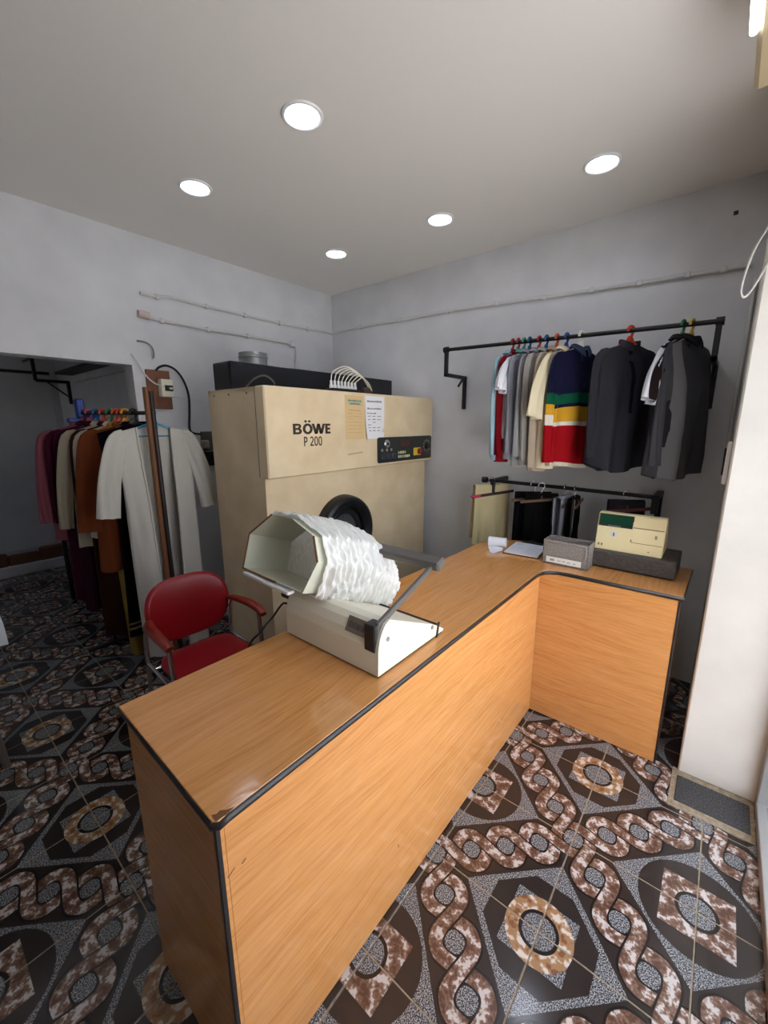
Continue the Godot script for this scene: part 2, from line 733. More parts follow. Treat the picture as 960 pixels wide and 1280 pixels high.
func build_shopfront() -> void:
	# threshold slab of dark granite at the foot of the pier, bedded in pale mortar
	var s := structure("trim_2", MB.new().span(Vector3(1.955, -0.003, 0.004), Vector3(2.215, 0.0025, 0.30), 0.001), M.grout)
	obj("granite_slab", MB.new().span(Vector3(1.995, -0.003, 0.026), Vector3(2.165, 0.006, 0.286), 0.002), M.granite, s)
	var f := MB.new()
	f.span(Vector3(2.155, 0, 0.302), Vector3(2.2, 2.36, 0.345), 0.003)
	f.span(Vector3(0.35, 0, 0.302), Vector3(2.155, 0.05, 0.345), 0.003)
	f.span(Vector3(0.35, 2.31, 0.302), Vector3(2.155, 2.36, 0.345), 0.003)
	f.span(Vector3(1.23, 0.05, 0.302), Vector3(1.275, 2.31, 0.345), 0.003)
	f.span(Vector3(0.35, 0.05, 0.302), Vector3(0.395, 2.31, 0.345), 0.003)
	var w := structure("window_2", f, M.alu)
	for q: Array in [[1.275, 2.155], [0.395, 1.23]]:
		obj("pane", MB.new().span(Vector3(q[0], 0.05, 0.318), Vector3(q[1], 2.31, 0.328)), M.glass, w)
	# pavement outside
	structure("pavement", MB.new().span(Vector3(-15, -0.25, 0.62), Vector3(18, -0.02, 25)), mat(rgb(192, 191, 190), 0.9))
	# cream unit fixed over the shopfront, with a tube lamp along its edge
	var u := thing("cabinet_unit", "cream boxed unit fixed high over the shop window near the ceiling", "wall unit", Vector3(1.2, 2.65, 0.12))
	obj("casing", MB.new().span(Vector3(0.4, 2.65, -0.078), Vector3(1.9, 2.895, 0.299), 0.012), mat(rgb(206, 188, 150), 0.5), u)
	var tb := obj("tube_lamp", MB.new().tube([Vector3(0.5, 2.652, -0.084), Vector3(1.63, 2.652, -0.084)], 0.010, 12), M.lamp, u)
	tb.set_meta("label", "thin lit tube along the lower edge")
	var tl := AreaLight3D.new()
	tl.name = "light"
	u.add_child(tl)
	tl.area_size = Vector2(1.1, 0.02)
	tl.position = Vector3(-0.13, -0.012, -0.204)
	tl.rotation_degrees.x = -90
	tl.light_energy = 0.12
	tl.light_color = rgb(236, 242, 255)
	tl.area_range = 12.0
	tl.shadow_enabled = true
	obj("vent_slot", MB.new().span(Vector3(0.4, 2.646, 0.05), Vector3(1.86, 2.652, 0.12)), M.black, u)


func build_downlights() -> void:
	for e: Array in [[Vector2(1.328, -1.527), "lit round ceiling downlight over the middle of the counter"], [Vector2(1.297, -2.38), "lit round ceiling downlight over the red chair"], [Vector2(2.478, -0.649), "lit round ceiling downlight over the shirts and cash register"], [Vector2(2.445, -1.559), "lit round ceiling downlight in front of the cream machine"], [Vector2(2.394, -2.435), "lit round ceiling downlight above the machine, closest to the room corner"]]:
		var q: Vector2 = e[0]
		var d := thing("downlight", e[1], "ceiling light", Vector3(q.x, CEIL, q.y), 0, "round recessed downlights in the ceiling")
		var ring := MB.new()
		ring.lathe(Vector3.ZERO, [[0.068, -0.001], [0.070, -0.006], [0.076, -0.009], [0.084, -0.006], [0.086, 0.0]], 32)
		obj("rim", ring, M.white, d, false)
		var disc := MB.new()
		disc.lathe(Vector3.ZERO, [[0.0, -0.003], [0.069, -0.003], [0.069, 0.0]], 32)
		obj("diffuser", disc, M.lamp, d, false)
		var l := SpotLight3D.new()
		l.name = "light"
		d.add_child(l)
		l.position = Vector3(0, -0.012, 0)
		l.rotation_degrees.x = -90
		l.spot_angle = 80
		l.spot_angle_attenuation = 1.0
		l.spot_range = 12
		l.spot_attenuation = 2
		l.light_color = rgb(216, 230, 255)
		l.light_energy = 0.14
		l.light_size = 0.08
		l.shadow_enabled = true


# ---------- counter ----------
func arc(c: Vector2, r: float, a0: float, a1: float, n := 8) -> Array:
	var out := []
	for k in n + 1:
		var a := deg_to_rad(lerpf(a0, a1, float(k) / n))
		out.append(c + Vector2(cos(a), sin(a)) * r)
	return out


func build_counter() -> void:
	var o := thing("service_counter", "L-shaped wood laminate shop counter with black edging", "counter", Vector3(1.4, 0, -0.9))
	# plan outline (x, z); the inner corner and the far back corner are rounded
	var pl: Array = [Vector2(0.292, -0.690), Vector2(0.300, -1.222)]
	pl.append_array([Vector2(2.15, -1.182)])
	pl.append_array(arc(Vector2(2.36, -0.885), 0.30, 262, 350, 8))
	pl.append_array([Vector2(2.672, -0.05), Vector2(2.196, -0.058)])
	pl.append_array([Vector2(2.194, -0.56)])
	pl.append_array([Vector2(2.188, -0.605), Vector2(2.165, -0.645), Vector2(2.13, -0.668), Vector2(2.08, -0.676)])
	pl.append_array([Vector2(0.325, -0.682), Vector2(0.302, -0.679)])
	var poly := PackedVector2Array(pl)
	# prism lies in x-y: turn so that its y is the scene's z
	var t := Transform3D(Basis(Vector3(1, 0, 0), Vector3(0, 0, 1), Vector3(0, -1, 0)), Vector3.ZERO)
	obj("countertop", MB.new().prism(poly, -TOP, -(TOP - 0.021), t, 0.003), M.wood, o)
	# black edging: a rounded strip round the slab
	var e := MB.new()
	var strip := []
	for p: Vector2 in pl:
		strip.append(Vector3(p.x, TOP - 0.0105, p.y))
	var rows := []
	var n := strip.size()
	for i in n:
		var a: Vector3 = strip[(i - 1 + n) % n]
		var b: Vector3 = strip[(i + 1) % n]
		var d := (b - a).normalized()
		var out := Vector3(d.z, 0, -d.x)
		# outline runs clockwise seen from above or not: push away from the middle of the slab
		var row := []
		for q: Vector2 in [Vector2(-0.002, 0.0092), Vector2(0.003, 0.008), Vector2(0.0048, 0.0), Vector2(0.003, -0.008), Vector2(-0.002, -0.0115)]:
			row.append(Vector3(strip[i]) + out * q.x * edge_sign + Vector3(0, q.y, 0))
		rows.append(row)
	rows.append(rows[0])
	e.grid(rows)
	obj("edging", e, M.edge, o)
	# chipped corner of the laminate
	var ch := PackedVector2Array([Vector2(0.299, -0.685), Vector2(0.300, -0.704), Vector2(0.309, -0.699), Vector2(0.317, -0.701), Vector2(0.326, -0.692), Vector2(0.340, -0.685), Vector2(0.32, -0.683)])
	obj("chipped_corner", MB.new().prism(ch, -TOP - 0.0006, -TOP + 0.004, t), M.chip, o)
	var B := 0.8585
	obj("front_panel", MB.new().span(Vector3(0.318, 0.004, -0.712), Vector3(2.178, B, -0.694), 0.001), M.wood, o)
	obj("return_panel", MB.new().span(Vector3(2.180, 0.004, -0.71), Vector3(2.198, B, -0.068), 0.001), M.wood, o)
	obj("side_panel", MB.new().span(Vector3(0.300, 0.0, -1.16), Vector3(0.318, B, -0.694), 0.001), M.wood, o)
	obj("side_panel", MB.new().span(Vector3(2.199, 0.0, -0.086), Vector3(2.62, B, -0.068), 0.001), M.wood, o)
	obj("panel_strip", MB.new().span(Vector3(0.2985, 0.0, -0.7), Vector3(0.309, B, -0.6915), 0.001), M.edge, o)
	obj("panel_strip", MB.new().span(Vector3(2.1785, 0.0, -0.074), Vector3(2.2, B, -0.0655), 0.001), M.edge, o)
	obj("inner_shelf", MB.new().span(Vector3(0.318, 0.42, -1.14), Vector3(2.5, 0.438, -0.713)), M.wood, o)
	# nicks in the front panel
	for q: Array in [[on_z(289, 1091, -0.694), 0.02, 0.5], [on_z(305, 1076, -0.694), 0.012, 0.5], [on_z(498, 1057, -0.694), 0.022, -1.2]]:
		var c: Vector3 = q[0]
		obj("nick", MB.new().box(c, Vector3(q[1], 0.003, 0.001), 0.0, Basis(Vector3.BACK, q[2])), M.chip, o)


var edge_sign := 1.0


func build_bagger() -> void:
	var zn := -0.735
	var zf := -1.19
	var o := thing("film_dispenser", "cream wedge-shaped garment bagging dispenser with grey lever standing on the counter", "bagging machine", Vector3(1.05, TOP, -0.96))
	var y0 := TOP + 0.006
	var prof := PackedVector2Array([Vector2(0.858, y0), Vector2(0.859, 0.972), Vector2(0.866, 1.004), Vector2(0.879, 1.031), Vector2(0.895, 1.048), Vector2(0.916, 1.056), Vector2(1.165, 0.939), Vector2(1.222, 0.905), Vector2(1.239, 0.893), Vector2(1.236, y0)])
	var body := MB.new().prism(prof, zf + 0.004, zn - 0.006)
	obj("housing", body, M.cream, o)
	# the near cheek is a separate plate, slightly proud
	obj("side_plate", MB.new().prism(prof, zn - 0.005, zn, Transform3D.IDENTITY, 0.0015), M.cream, o)
	obj("base_gasket", MB.new().span(Vector3(0.862, TOP, zf + 0.008), Vector3(1.232, y0 + 0.001, zn - 0.004)), M.black, o)
	# black slot and hinge at the tall corner
	obj("hinge_slot", MB.new().box(Vector3(0.878, 1.005, zn - 0.035), Vector3(0.046, 0.09, 0.045), 0.004), M.black, o)
	# bolts on the cheek
	for q: Vector2 in [Vector2(0.905, 0.995), Vector2(1.16, 0.93)]:
		var bo := MB.new().lathe(Vector3(q.x, q.y, zn), [[0.0, 0.003], [0.007, 0.003], [0.008, 0.0]], 12, Basis(Vector3.RIGHT, Vector3.BACK, Vector3.UP))
		obj("bolt", bo, M.galv, o)
	# strap near the low end
	var st := MB.new()
	for z: float in [zn + 0.001]:
		st.box(Vector3(1.196, 0.905, z), Vector3(0.012, 0.06, 0.004), 0.001, Basis(Vector3.BACK, -0.25))
	st.box(Vector3(1.187, 0.9325, -0.96), Vector3(0.014, 0.006, 0.455), 0.001, Basis(Vector3.BACK, -0.45))
	obj("seal_strip", st, M.black, o)
	# name plate on the tall face
	var np := thing_part("name_plate", o)
	var slope_up := Vector3(0.026, 0.047, 0).normalized()
	obj("plate", MB.new().box(Vector3.ZERO, Vector3(0.11, 0.05, 0.004), 0.001), mat(rgb(128, 116, 104), 0.4, 0.3), np, false)
	np.position = Vector3(0.8715, 1.019, -0.823) - o.position
	np.basis = Basis(Vector3.BACK, slope_up, Vector3.BACK.cross(slope_up))
	# worn lettering on it, too rubbed to read
	var wl := MB.new()
	wl.pic(Vector3(-0.050, 0.020, 0.0024), Vector3(0.050, 0.020, 0.0024), Vector3(0.050, -0.020, 0.0024), Vector3(-0.050, -0.020, 0.0024))
	obj("worn_lettering", wl, sheet_mat(print_image(72, 28, rgb(128, 116, 104), rgb(66, 58, 52), [[0.06, 0.94, 0.18, 0.64]]), 0.45), np, false)
	# lever: two arms and a cross bar
	for z: float in [zn - 0.018]:
		var ar := MB.new()
		var p0 := Vector3(0.872, 0.992, z)
		var p1 := Vector3(0.878, 1.045, z)
		var p2 := Vector3(1.185, 1.155, z)
		for s: Array in [[p0, p1], [p1, p2]]:
			var d: Vector3 = s[1] - s[0]
			ar.box((s[0] + s[1]) / 2, Vector3(d.length() + 0.008, 0.02, 0.016), 0.003, Basis(Vector3.BACK, atan2(d.y, d.x)))
		obj("lever_arm", ar, M.grey_plastic, o)
	var bar := MB.new()
	bar.box(Vector3(1.192, 1.162, -0.955), Vector3(0.055, 0.036, 0.47), 0.008, Basis(Vector3.BACK, 0.35))
	obj("lever_bar", bar, M.grey_plastic, o)
	# chute: eight-sided cream sheet tube sloping down to +x
	var ax := Vector3(0.94, -0.34, 0.0).normalized()
	var o0 := Vector3(0.845, 1.215, -1.185)
	var ring: Array = []
	for q: Vector2 in [Vector2(304, 710), Vector2(312, 667), Vector2(340, 643), Vector2(365, 648), Vector2(392, 670), Vector2(397, 703), Vector2(378, 742), Vector2(345, 728)]:
		var d := ray(q.x, q.y)
		ring.append(EYE + d * ((o0 - EYE).dot(ax) / d.dot(ax)))
	var ctr := Vector3.ZERO
	for p: Vector3 in ring:
		ctr += p / ring.size()
	var ch := MB.new()
	for k in ring.size():
		var p: Vector3 = ring[k]
		var q: Vector3 = ring[(k + 1) % ring.size()]
		var pi_: Vector3 = p.lerp(ctr, 0.015)
		var qi: Vector3 = q.lerp(ctr, 0.015)
		var s := ax * 0.20
		var pe := (p - ctr) * 0.93 + ctr + s
		var qe := (q - ctr) * 0.93 + ctr + s
		ch.quad(p, q, qe, pe)
		ch.quad(pi_, pe.lerp(ctr + s, 0.015), qe.lerp(ctr + s, 0.015), qi)
		ch.quad(p, pi_, qi, q)
	obj("chute", ch, M.chute, o)
	# dark rubbed rim along the mouth
	var rim := MB.new()
	for k: int in [0, 1, 4, 7]:
		rim.tube([ring[k], ring[(k + 1) % 8]], 0.0035, 6)
	obj("worn_rim", rim, M.chip, o)
	# small white tray and bracket under the mouth
	var ta: Vector3 = ring[0] + Vector3(0.0, -0.012, 0.02)
	var tb: Vector3 = ring[6] + Vector3(0.0, -0.014, -0.06)
	var dz := tb - ta
	obj("drip_rail", MB.new().box((ta + tb) / 2, Vector3(0.03, 0.012, dz.length()), 0.002, Basis.looking_at(dz, Vector3.UP)), M.white, o)
	obj("bracket", MB.new().box(Vector3(0.90, 1.035, -1.215), Vector3(0.05, 0.06, 0.05), 0.006), M.black, o)
	# back foot of the frame that carries the chute
	obj("stay", MB.new().box(Vector3(0.93, 1.02, -1.195), Vector3(0.10, 0.07, 0.02), 0.003), M.black, o)

	# plastic film sleeve, gathered in pleats over the chute
	var fl := MB.new()
	var rows := []
	var NA := 80
	var NR := 150
	var fn := FastNoiseLite.new()
	fn.seed = 4
	fn.frequency = 3.0
	# section of the chute, as a closed outline sampled by angle
	var side := Vector3(0, 0, 1)
	var upv := side.cross(ax).normalized()
	if upv.y < 0:
		upv = -upv
	for r in NR:
		var t := float(r) / (NR - 1)
		var row := []
		for k in NA:
			var an := TAU * k / NA
			var ca := cos(an)
			var sa := sin(an)
			# point on the chute's outline in this direction
			var fk := float(k) / NA * 8.0
			var i0 := int(fk) % 8
			var q: Vector3 = Vector3(ring[i0]).lerp(ring[(i0 + 1) % 8], fk - int(fk)) - ctr
			var qn := q.normalized()
			var high := qn.y
			var near := qn.z
			var start := 0.030 + 0.035 * maxf(0.0, -high) - 0.018 * maxf(0.0, high)
			var s := lerpf(start, 0.49 + 0.045 * near, t)
			var n := fn.get_noise_3d(ca * 0.5, sa * 0.5, t * 0.6)
			var amp := 0.0065 * smoothstep(0.0, 0.05, t)
			var pleat := (sin(t * 118.0 + n * 7.0 + near * 2.0) + 0.6 * sin(t * 71.0 - n * 9.0 + high * 2.0)) * amp + fn.get_noise_3d(ca * 1.5, sa * 1.5, t * 6.0) * 0.010
			var puff := 0.028 * sin(PI * t) * (0.6 + 0.4 * near)
			var scl := lerpf(1.05, 0.93, t) * (1.0 - 0.28 * smoothstep(0.82, 1.0, t))
			var rad := q.length() * scl + pleat + puff + 0.008
			var sag := -0.075 * smoothstep(0.55, 1.0, t)
			row.append(ctr + ax * s + qn * rad + Vector3(0, sag, 0))
		rows.append(row)
	fl.grid(rows, true)
	# gathered end
	var last: Array = rows[-1]
	var mid := Vector3.ZERO
	for p: Vector3 in last:
		mid += p / last.size()
	var inner := []
	for k in NA:
		inner.append(Vector3(last[k]).lerp(mid, 0.45 + 0.08 * sin(k * 1.7)) + ax * 0.012 * sin(k * 2.3))
	var core := []
	for k in NA:
		core.append(mid.lerp(inner[k], 0.04) + ax * 0.015)
	fl.grid([last, inner, core], true)
	var film := mat(rgb(244, 243, 238), 0.38)
	film.backlight_enabled = true
	film.backlight = Color(0.7, 0.7, 0.68)
	var f := obj("film_sleeve", fl, film)
	tag(f, "white plastic film sleeve gathered in pleats over the dispenser chute", "plastic film")
	# power cord over the counter's back edge
	var cb := MB.new().tube(path([Vector3(0.874, 0.99, -1.19), Vector3(0.868, 0.985, -1.22), Vector3(0.84, 0.93, -1.25), Vector3(0.80, 0.89, -1.262), Vector3(0.74, 0.78, -1.29), Vector3(0.74, 0.3, -1.30), Vector3(0.74, 0.004, -1.32)]), 0.004, 8)
	tag(obj("power_cord", cb, M.cable_black), "thin black cord from the bagging dispenser over the counter's back edge", "cord")


func thing_part(called: String, parent: Node) -> Node3D:
	var n := Node3D.new()
	n.name = called
	parent.add_child(n, true)
	return n


func text_mesh(s: String, height: float, depth := 0.001, weight := 700, embolden := 0.0) -> TextMesh:
	var f := SystemFont.new()
	f.font_names = PackedStringArray(["Droid Sans"])
	f.font_weight = weight
	var t := TextMesh.new()
	t.text = s
	var fv := FontVariation.new()
	fv.base_font = f
	fv.variation_embolden = embolden
	t.font = fv
	t.font_size = 64
	t.pixel_size = height / 46.0
	t.depth = depth
	return t


func build_register() -> void:
	# cash drawer
	var d := thing("till_box", "dark scuffed steel cash drawer under the cream register", "cash drawer", Vector3(2.53, TOP, -0.30))
	var dm := mat(rgb(92, 87, 83), 0.5)
	dm.albedo_texture = ramp_tex(0.03, rgb(150, 148, 146), rgb(255, 255, 255), 31, 6)
	dm.uv1_triplanar = true
	dm.uv1_scale = Vector3(2, 6, 2)
	obj("drawer_body", MB.new().span(Vector3(2.398, TOP + 0.006, -0.492), Vector3(2.665, 0.975, -0.108), 0.005), dm, d)
	obj("drawer_front", MB.new().span(Vector3(2.386, TOP + 0.010, -0.490), Vector3(2.40, 0.972, -0.110), 0.003), dm, d)
	obj("foot_strip", MB.new().span(Vector3(2.41, TOP, -0.48), Vector3(2.65, TOP + 0.007, -0.12)), M.black, d)
	obj("lock", MB.new().lathe(Vector3(2.386, 0.925, -0.30), [[0.0, 0.003], [0.008, 0.003], [0.009, 0.0]], 14, Basis(Vector3.UP, Vector3.LEFT, Vector3.BACK)), dm, d)
	# register: a wedge housing seen from its customer side
	var r := thing("cash_register", "cream cash register with green display window on dark drawer", "cash register", Vector3(2.53, 0.975, -0.34))
	var zc := Vector2(-0.492, -0.178)
	var y0 := 0.976
	var ht := 1.172
	var pf := PackedVector2Array([Vector2(2.43, y0), Vector2(2.452, 1.10), Vector2(2.470, ht - 0.004), Vector2(2.478, ht), Vector2(2.53, ht - 0.002), Vector2(2.655, 1.03), Vector2(2.655, y0)])
	obj("housing", MB.new().prism(pf, zc.x, zc.y, Transform3D.IDENTITY, 0.003), mat(rgb(238, 222, 172), 0.42), r)
	var face := func(u: float, v: float, out: float) -> Vector3:
		# u along z from the left, v up the sloping face
		var y := lerpf(y0, ht, v)
		var x := lerpf(2.43, 2.452, v / 0.63) if v < 0.63 else lerpf(2.452, 2.470, (v - 0.63) / 0.37)
		return Vector3(x - out, y, lerpf(zc.x, zc.y, u))
	var panel := func(called: String, u0: float, u1: float, v0: float, v1: float, out: float, m: Material) -> void:
		var b := MB.new()
		var A: Vector3 = face.call(u0, v0, out)
		var B: Vector3 = face.call(u1, v0, out)
		var C: Vector3 = face.call(u1, v1, out)
		var D: Vector3 = face.call(u0, v1, out)
		var A2: Vector3 = face.call(u0, v0, -0.004)
		var B2: Vector3 = face.call(u1, v0, -0.004)
		var C2: Vector3 = face.call(u1, v1, -0.004)
		var D2: Vector3 = face.call(u0, v1, -0.004)
		var o: Vector3 = (A + C + A2 + C2) / 4
		b.oquad(A, B, C, D, o)
		b.oquad(A, B, B2, A2, o)
		b.oquad(C, D, D2, C2, o)
		b.oquad(A, D, D2, A2, o)
		b.oquad(B, C, C2, B2, o)
		obj(called, b, m, r)
	var green := mat(rgb(14, 62, 40), 0.16)
	panel.call("display_bezel", 0.02, 0.535, 0.645, 0.975, 0.003, M.black)
	panel.call("display_window", 0.04, 0.52, 0.70, 0.955, 0.005, green)
	panel.call("display_print", 0.17, 0.36, 0.665, 0.685, 0.0045, M.galv)
	panel.call("printer_cover", 0.545, 0.985, 0.70, 0.975, 0.004, mat(rgb(228, 210, 160), 0.42))
	panel.call("paper_door", 0.56, 0.985, 0.30, 0.675, 0.003, mat(rgb(240, 225, 178), 0.42))
	panel.call("cover_gap", 0.545, 0.985, 0.68, 0.70, 0.0005, M.chip)
	panel.call("cover_gap", 0.53, 0.545, 0.30, 0.975, 0.0005, M.chip)
	panel.call("cover_gap", 0.545, 0.985, 0.285, 0.30, 0.0005, M.chip)
	panel.call("latch", 0.87, 0.90, 0.46, 0.55, 0.005, mat(rgb(160, 150, 110), 0.5))
	panel.call("screw_cap", 0.80, 0.815, 0.09, 0.115, 0.003, M.chip)
	for q: Array in [[0.05, 0.055], [0.10, 0.05]]:
		panel.call("warning_mark", q[0], q[0] + 0.02, 0.10, 0.16, 0.002, M.chip)
	var sc: Vector3 = face.call(0.27, 0.44, 0.001)
	var stb := Basis(Vector3.BACK, Vector3(-1, 0.12, 0).normalized(), Vector3.UP)
	obj("round_sticker", MB.new().lathe(sc, [[0.0, 0.001], [0.017, 0.001], [0.017, -0.003]], 20, stb), mat(rgb(226, 228, 226), 0.5), r)
	obj("sticker_mark", MB.new().box(sc + Vector3(-0.0012, 0.0, 0.001), Vector3(0.002, 0.02, 0.007), 0.0), mat(rgb(90, 110, 150), 0.5), r)


func print_image(w: int, h: int, bg: Color, ink: Color, blocks: Array) -> ImageTexture:
	# printed lines too small to read: rows of short strokes
	var im := Image.create(w, h, false, Image.FORMAT_RGB8)
	im.fill(bg)
	var r := RandomNumberGenerator.new()
	r.seed = 17
	for b: Array in blocks:
		var x: int = int(b[0] * w)
		var x1: int = int(b[1] * w)
		var y: int = int(b[2] * h)
		var hh: int = maxi(2, int(b[3] * h))
		while x < x1:
			var lw := r.randi_range(2, 5)
			var y_off := r.randi_range(0, maxi(1, hh / 3))
			im.fill_rect(Rect2i(x, y + y_off, mini(lw, x1 - x), hh - y_off), ink.lerp(bg, r.randf_range(0, 0.35)))
			x += lw + r.randi_range(1, 2)
	im.generate_mipmaps()
	return ImageTexture.create_from_image(im)


func sheet_mat(t: Texture2D, rough := 0.7) -> StandardMaterial3D:
	var m := mat(Color(1, 1, 1), rough)
	m.albedo_texture = t
	m.texture_repeat = false
	return m


func build_counter_items() -> void:
	# grey hammered metal card box
	var b := thing("metal_box", "grey worn metal box with a white label strip on the counter", "box", Vector3(2.34, TOP, -0.60))
	var gm := mat(rgb(176, 170, 163), 0.55, 0.15)
	gm.albedo_texture = ramp_tex(0.04, rgb(165, 160, 156), rgb(255, 255, 255), 41, 6)
	gm.uv1_triplanar = true
	gm.uv1_scale = Vector3.ONE * 5
	var y0 := TOP
	var x0 := 2.282
	obj("base", MB.new().span(Vector3(x0, y0, -0.722), Vector3(2.40, y0 + 0.006, -0.485)), gm, b)
	obj("front_wall", MB.new().span(Vector3(x0, y0, -0.722), Vector3(x0 + 0.006, y0 + 0.138, -0.485), 0.002), gm, b)
	obj("rear_wall", MB.new().span(Vector3(2.394, y0, -0.722), Vector3(2.40, y0 + 0.138, -0.485), 0.002), gm, b)
	obj("end_wall", MB.new().span(Vector3(x0, y0, -0.722), Vector3(2.40, y0 + 0.138, -0.716), 0.002), gm, b)
	obj("end_wall", MB.new().span(Vector3(x0, y0, -0.491), Vector3(2.40, y0 + 0.138, -0.485), 0.002), gm, b)
	# pressed rib that frames the front
	var rib := MB.new()
	var loop := []
	for q: Vector2 in [Vector2(-0.706, 0.128), Vector2(-0.51, 0.128), Vector2(-0.499, 0.118), Vector2(-0.499, 0.062), Vector2(-0.512, 0.05), Vector2(-0.69, 0.05)]:
		loop.append(Vector3(x0, y0 + q.y, q.x))
	rib.tube(loop, 0.004, 6)
	obj("pressed_rib", rib, gm, b)
	var lm := sheet_mat(print_image(192, 32, rgb(236, 234, 226), rgb(92, 90, 88), [[0.12, 0.25, 0.3, 0.45], [0.34, 0.44, 0.42, 0.2], [0.48, 0.55, 0.42, 0.2], [0.60, 0.70, 0.5, 0.16], [0.78, 0.86, 0.5, 0.16]]))
	var lb := MB.new()
	lb.pic(Vector3(x0 - 0.0012, y0 + 0.044, -0.700), Vector3(x0 - 0.0012, y0 + 0.044, -0.517), Vector3(x0 - 0.0012, y0 + 0.012, -0.517), Vector3(x0 - 0.0012, y0 + 0.012, -0.700))
	var ls := obj("label_strip", lb, lm, b)
	obj("strip_backing", MB.new().span(Vector3(x0 - 0.001, y0 + 0.012, -0.700), Vector3(x0, y0 + 0.044, -0.517)), M.white, ls)
	# clipboard with a printed form
	var c := thing("clipboard", "clipboard holding white printed forms, lying on the counter", "clipboard", Vector3(2.44, TOP, -0.88))
	var q0 := on_y(624, 692, TOP + 0.012)
	var q1 := on_y(672, 700, TOP + 0.012)
	var q2 := on_y(680, 683, TOP + 0.012)
	var q3 := on_y(643, 676, TOP + 0.012)
	q0 = Vector3(2.30, TOP, -0.965)
	q1 = Vector3(2.315, TOP, -0.755)
	q2 = Vector3(2.585, TOP, -0.775)
	q3 = Vector3(2.57, TOP, -0.985)
	var base_poly := PackedVector2Array([Vector2(q0.x, q0.z), Vector2(q1.x, q1.z), Vector2(q2.x, q2.z), Vector2(q3.x, q3.z)])
	var t := Transform3D(Basis(Vector3(1, 0, 0), Vector3(0, 0, 1), Vector3(0, -1, 0)), Vector3.ZERO)
	obj("board", MB.new().prism(base_poly, -TOP - 0.006, -TOP, t, 0.0015), mat(rgb(96, 66, 46), 0.6), c)
	obj("paper_block", MB.new().prism(PackedVector2Array([base_poly[0] + Vector2(0.006, 0.006), base_poly[1] + Vector2(0.006, -0.006), base_poly[2] + Vector2(-0.02, -0.006), base_poly[3] + Vector2(-0.02, 0.006)]), -TOP - 0.014, -TOP - 0.006, t), mat(rgb(232, 226, 220), 0.8), c)
	var pm := sheet_mat(print_image(256, 200, rgb(226, 230, 240), rgb(120, 130, 160), [[0.08, 0.3, 0.12, 0.05], [0.08, 0.26, 0.24, 0.04], [0.06, 0.42, 0.42, 0.02], [0.06, 0.42, 0.52, 0.02], [0.06, 0.42, 0.62, 0.02], [0.55, 0.8, 0.16, 0.05], [0.54, 0.94, 0.34, 0.02], [0.54, 0.94, 0.44, 0.02], [0.54, 0.94, 0.54, 0.02], [0.54, 0.94, 0.64, 0.02], [0.06, 0.42, 0.76, 0.02], [0.54, 0.94, 0.78, 0.02]]))
	var sh := MB.new()
	var yy := TOP + 0.0148
	sh.pic(Vector3(q3.x - 0.022, yy, q3.z + 0.008), Vector3(q2.x - 0.022, yy, q2.z - 0.008), Vector3(q1.x + 0.008, yy, q1.z - 0.008), Vector3(q0.x + 0.008, yy, q0.z + 0.008))
	obj("form", sh, pm, c)
	var cl := MB.new()
	var cm := (q2 + q3) / 2 + Vector3(-0.012, 0.018, 0)
	cl.box(cm, Vector3(0.022, 0.012, 0.13), 0.003)
	cl.tube([cm + Vector3(0.0, 0.006, -0.03), cm + Vector3(0, 0.02, 0), cm + Vector3(0, 0.006, 0.03)], 0.003, 6)
	obj("clip", cl, M.black, c)
	# receipt roll standing on its own paper tail
	var p := thing("paper_roll", "small white receipt roll with a loose paper tail beside the clipboard", "paper roll", Vector3(2.36, TOP, -1.06))
	var rb := Basis(Vector3.UP, 0.25) * Basis(Vector3.RIGHT, PI / 2)
	obj("roll", MB.new().lathe(Vector3(2.40, TOP + 0.032, -1.045), [[0.008, -0.056], [0.030, -0.056], [0.032, -0.054], [0.032, 0.054], [0.030, 0.056], [0.008, 0.056]], 24, rb), mat(rgb(238, 238, 244), 0.7), p)
	var tp := path([Vector3(2.374, TOP + 0.012, -1.04), Vector3(2.35, TOP + 0.005, -1.036), Vector3(2.32, TOP + 0.003, -1.03), Vector3(2.26, TOP + 0.002, -1.02)], 5)
	var rows := []
	for k in tp.size():
		var w: float = lerpf(0.050, 0.008, clampf((k - 8.0) / (tp.size() - 8.0), 0, 1))
		rows.append([Vector3(tp[k]) + Vector3(0.01, 0, -w), Vector3(tp[k]) + Vector3(-0.01, 0, w)])
	obj("paper_tail", MB.new().grid(rows), mat(rgb(236, 236, 244), 0.8), p)


# ---------- dry cleaning machine ----------
func add_text(parent: Node, s: String, height: float, at: Vector3, width: float, m: Material, weight := 800) -> void:
	var t := text_mesh(s, height, 0.001, weight, 0.55)
	var n := MeshInstance3D.new()
	n.name = "lettering"
	parent.add_child(n, true)
	n.mesh = t
	n.material_override = m
	var w := t.get_aabb().size.x
	n.scale = Vector3(width / maxf(w, 0.001), height / maxf(t.get_aabb().size.y, 0.001), 1)
	n.position = at - spot(parent)


# flat ring sector, part of a letter; angles in degrees
func band(mb: MB, c: Vector2, ro: Vector2, ri: Vector2, a0: float, a1: float, t: Transform3D) -> void:
	var n := 14
	for k in n:
		var p := PackedVector2Array()
		for q: Array in [[k, ro], [k + 1, ro], [k + 1, ri], [k, ri]]:
			var a := deg_to_rad(lerpf(a0, a1, float(q[0]) / n))
			p.append(c + Vector2(cos(a), sin(a)) * Vector2(q[1]))
		mb.prism(p, 0.0, 0.001, t)


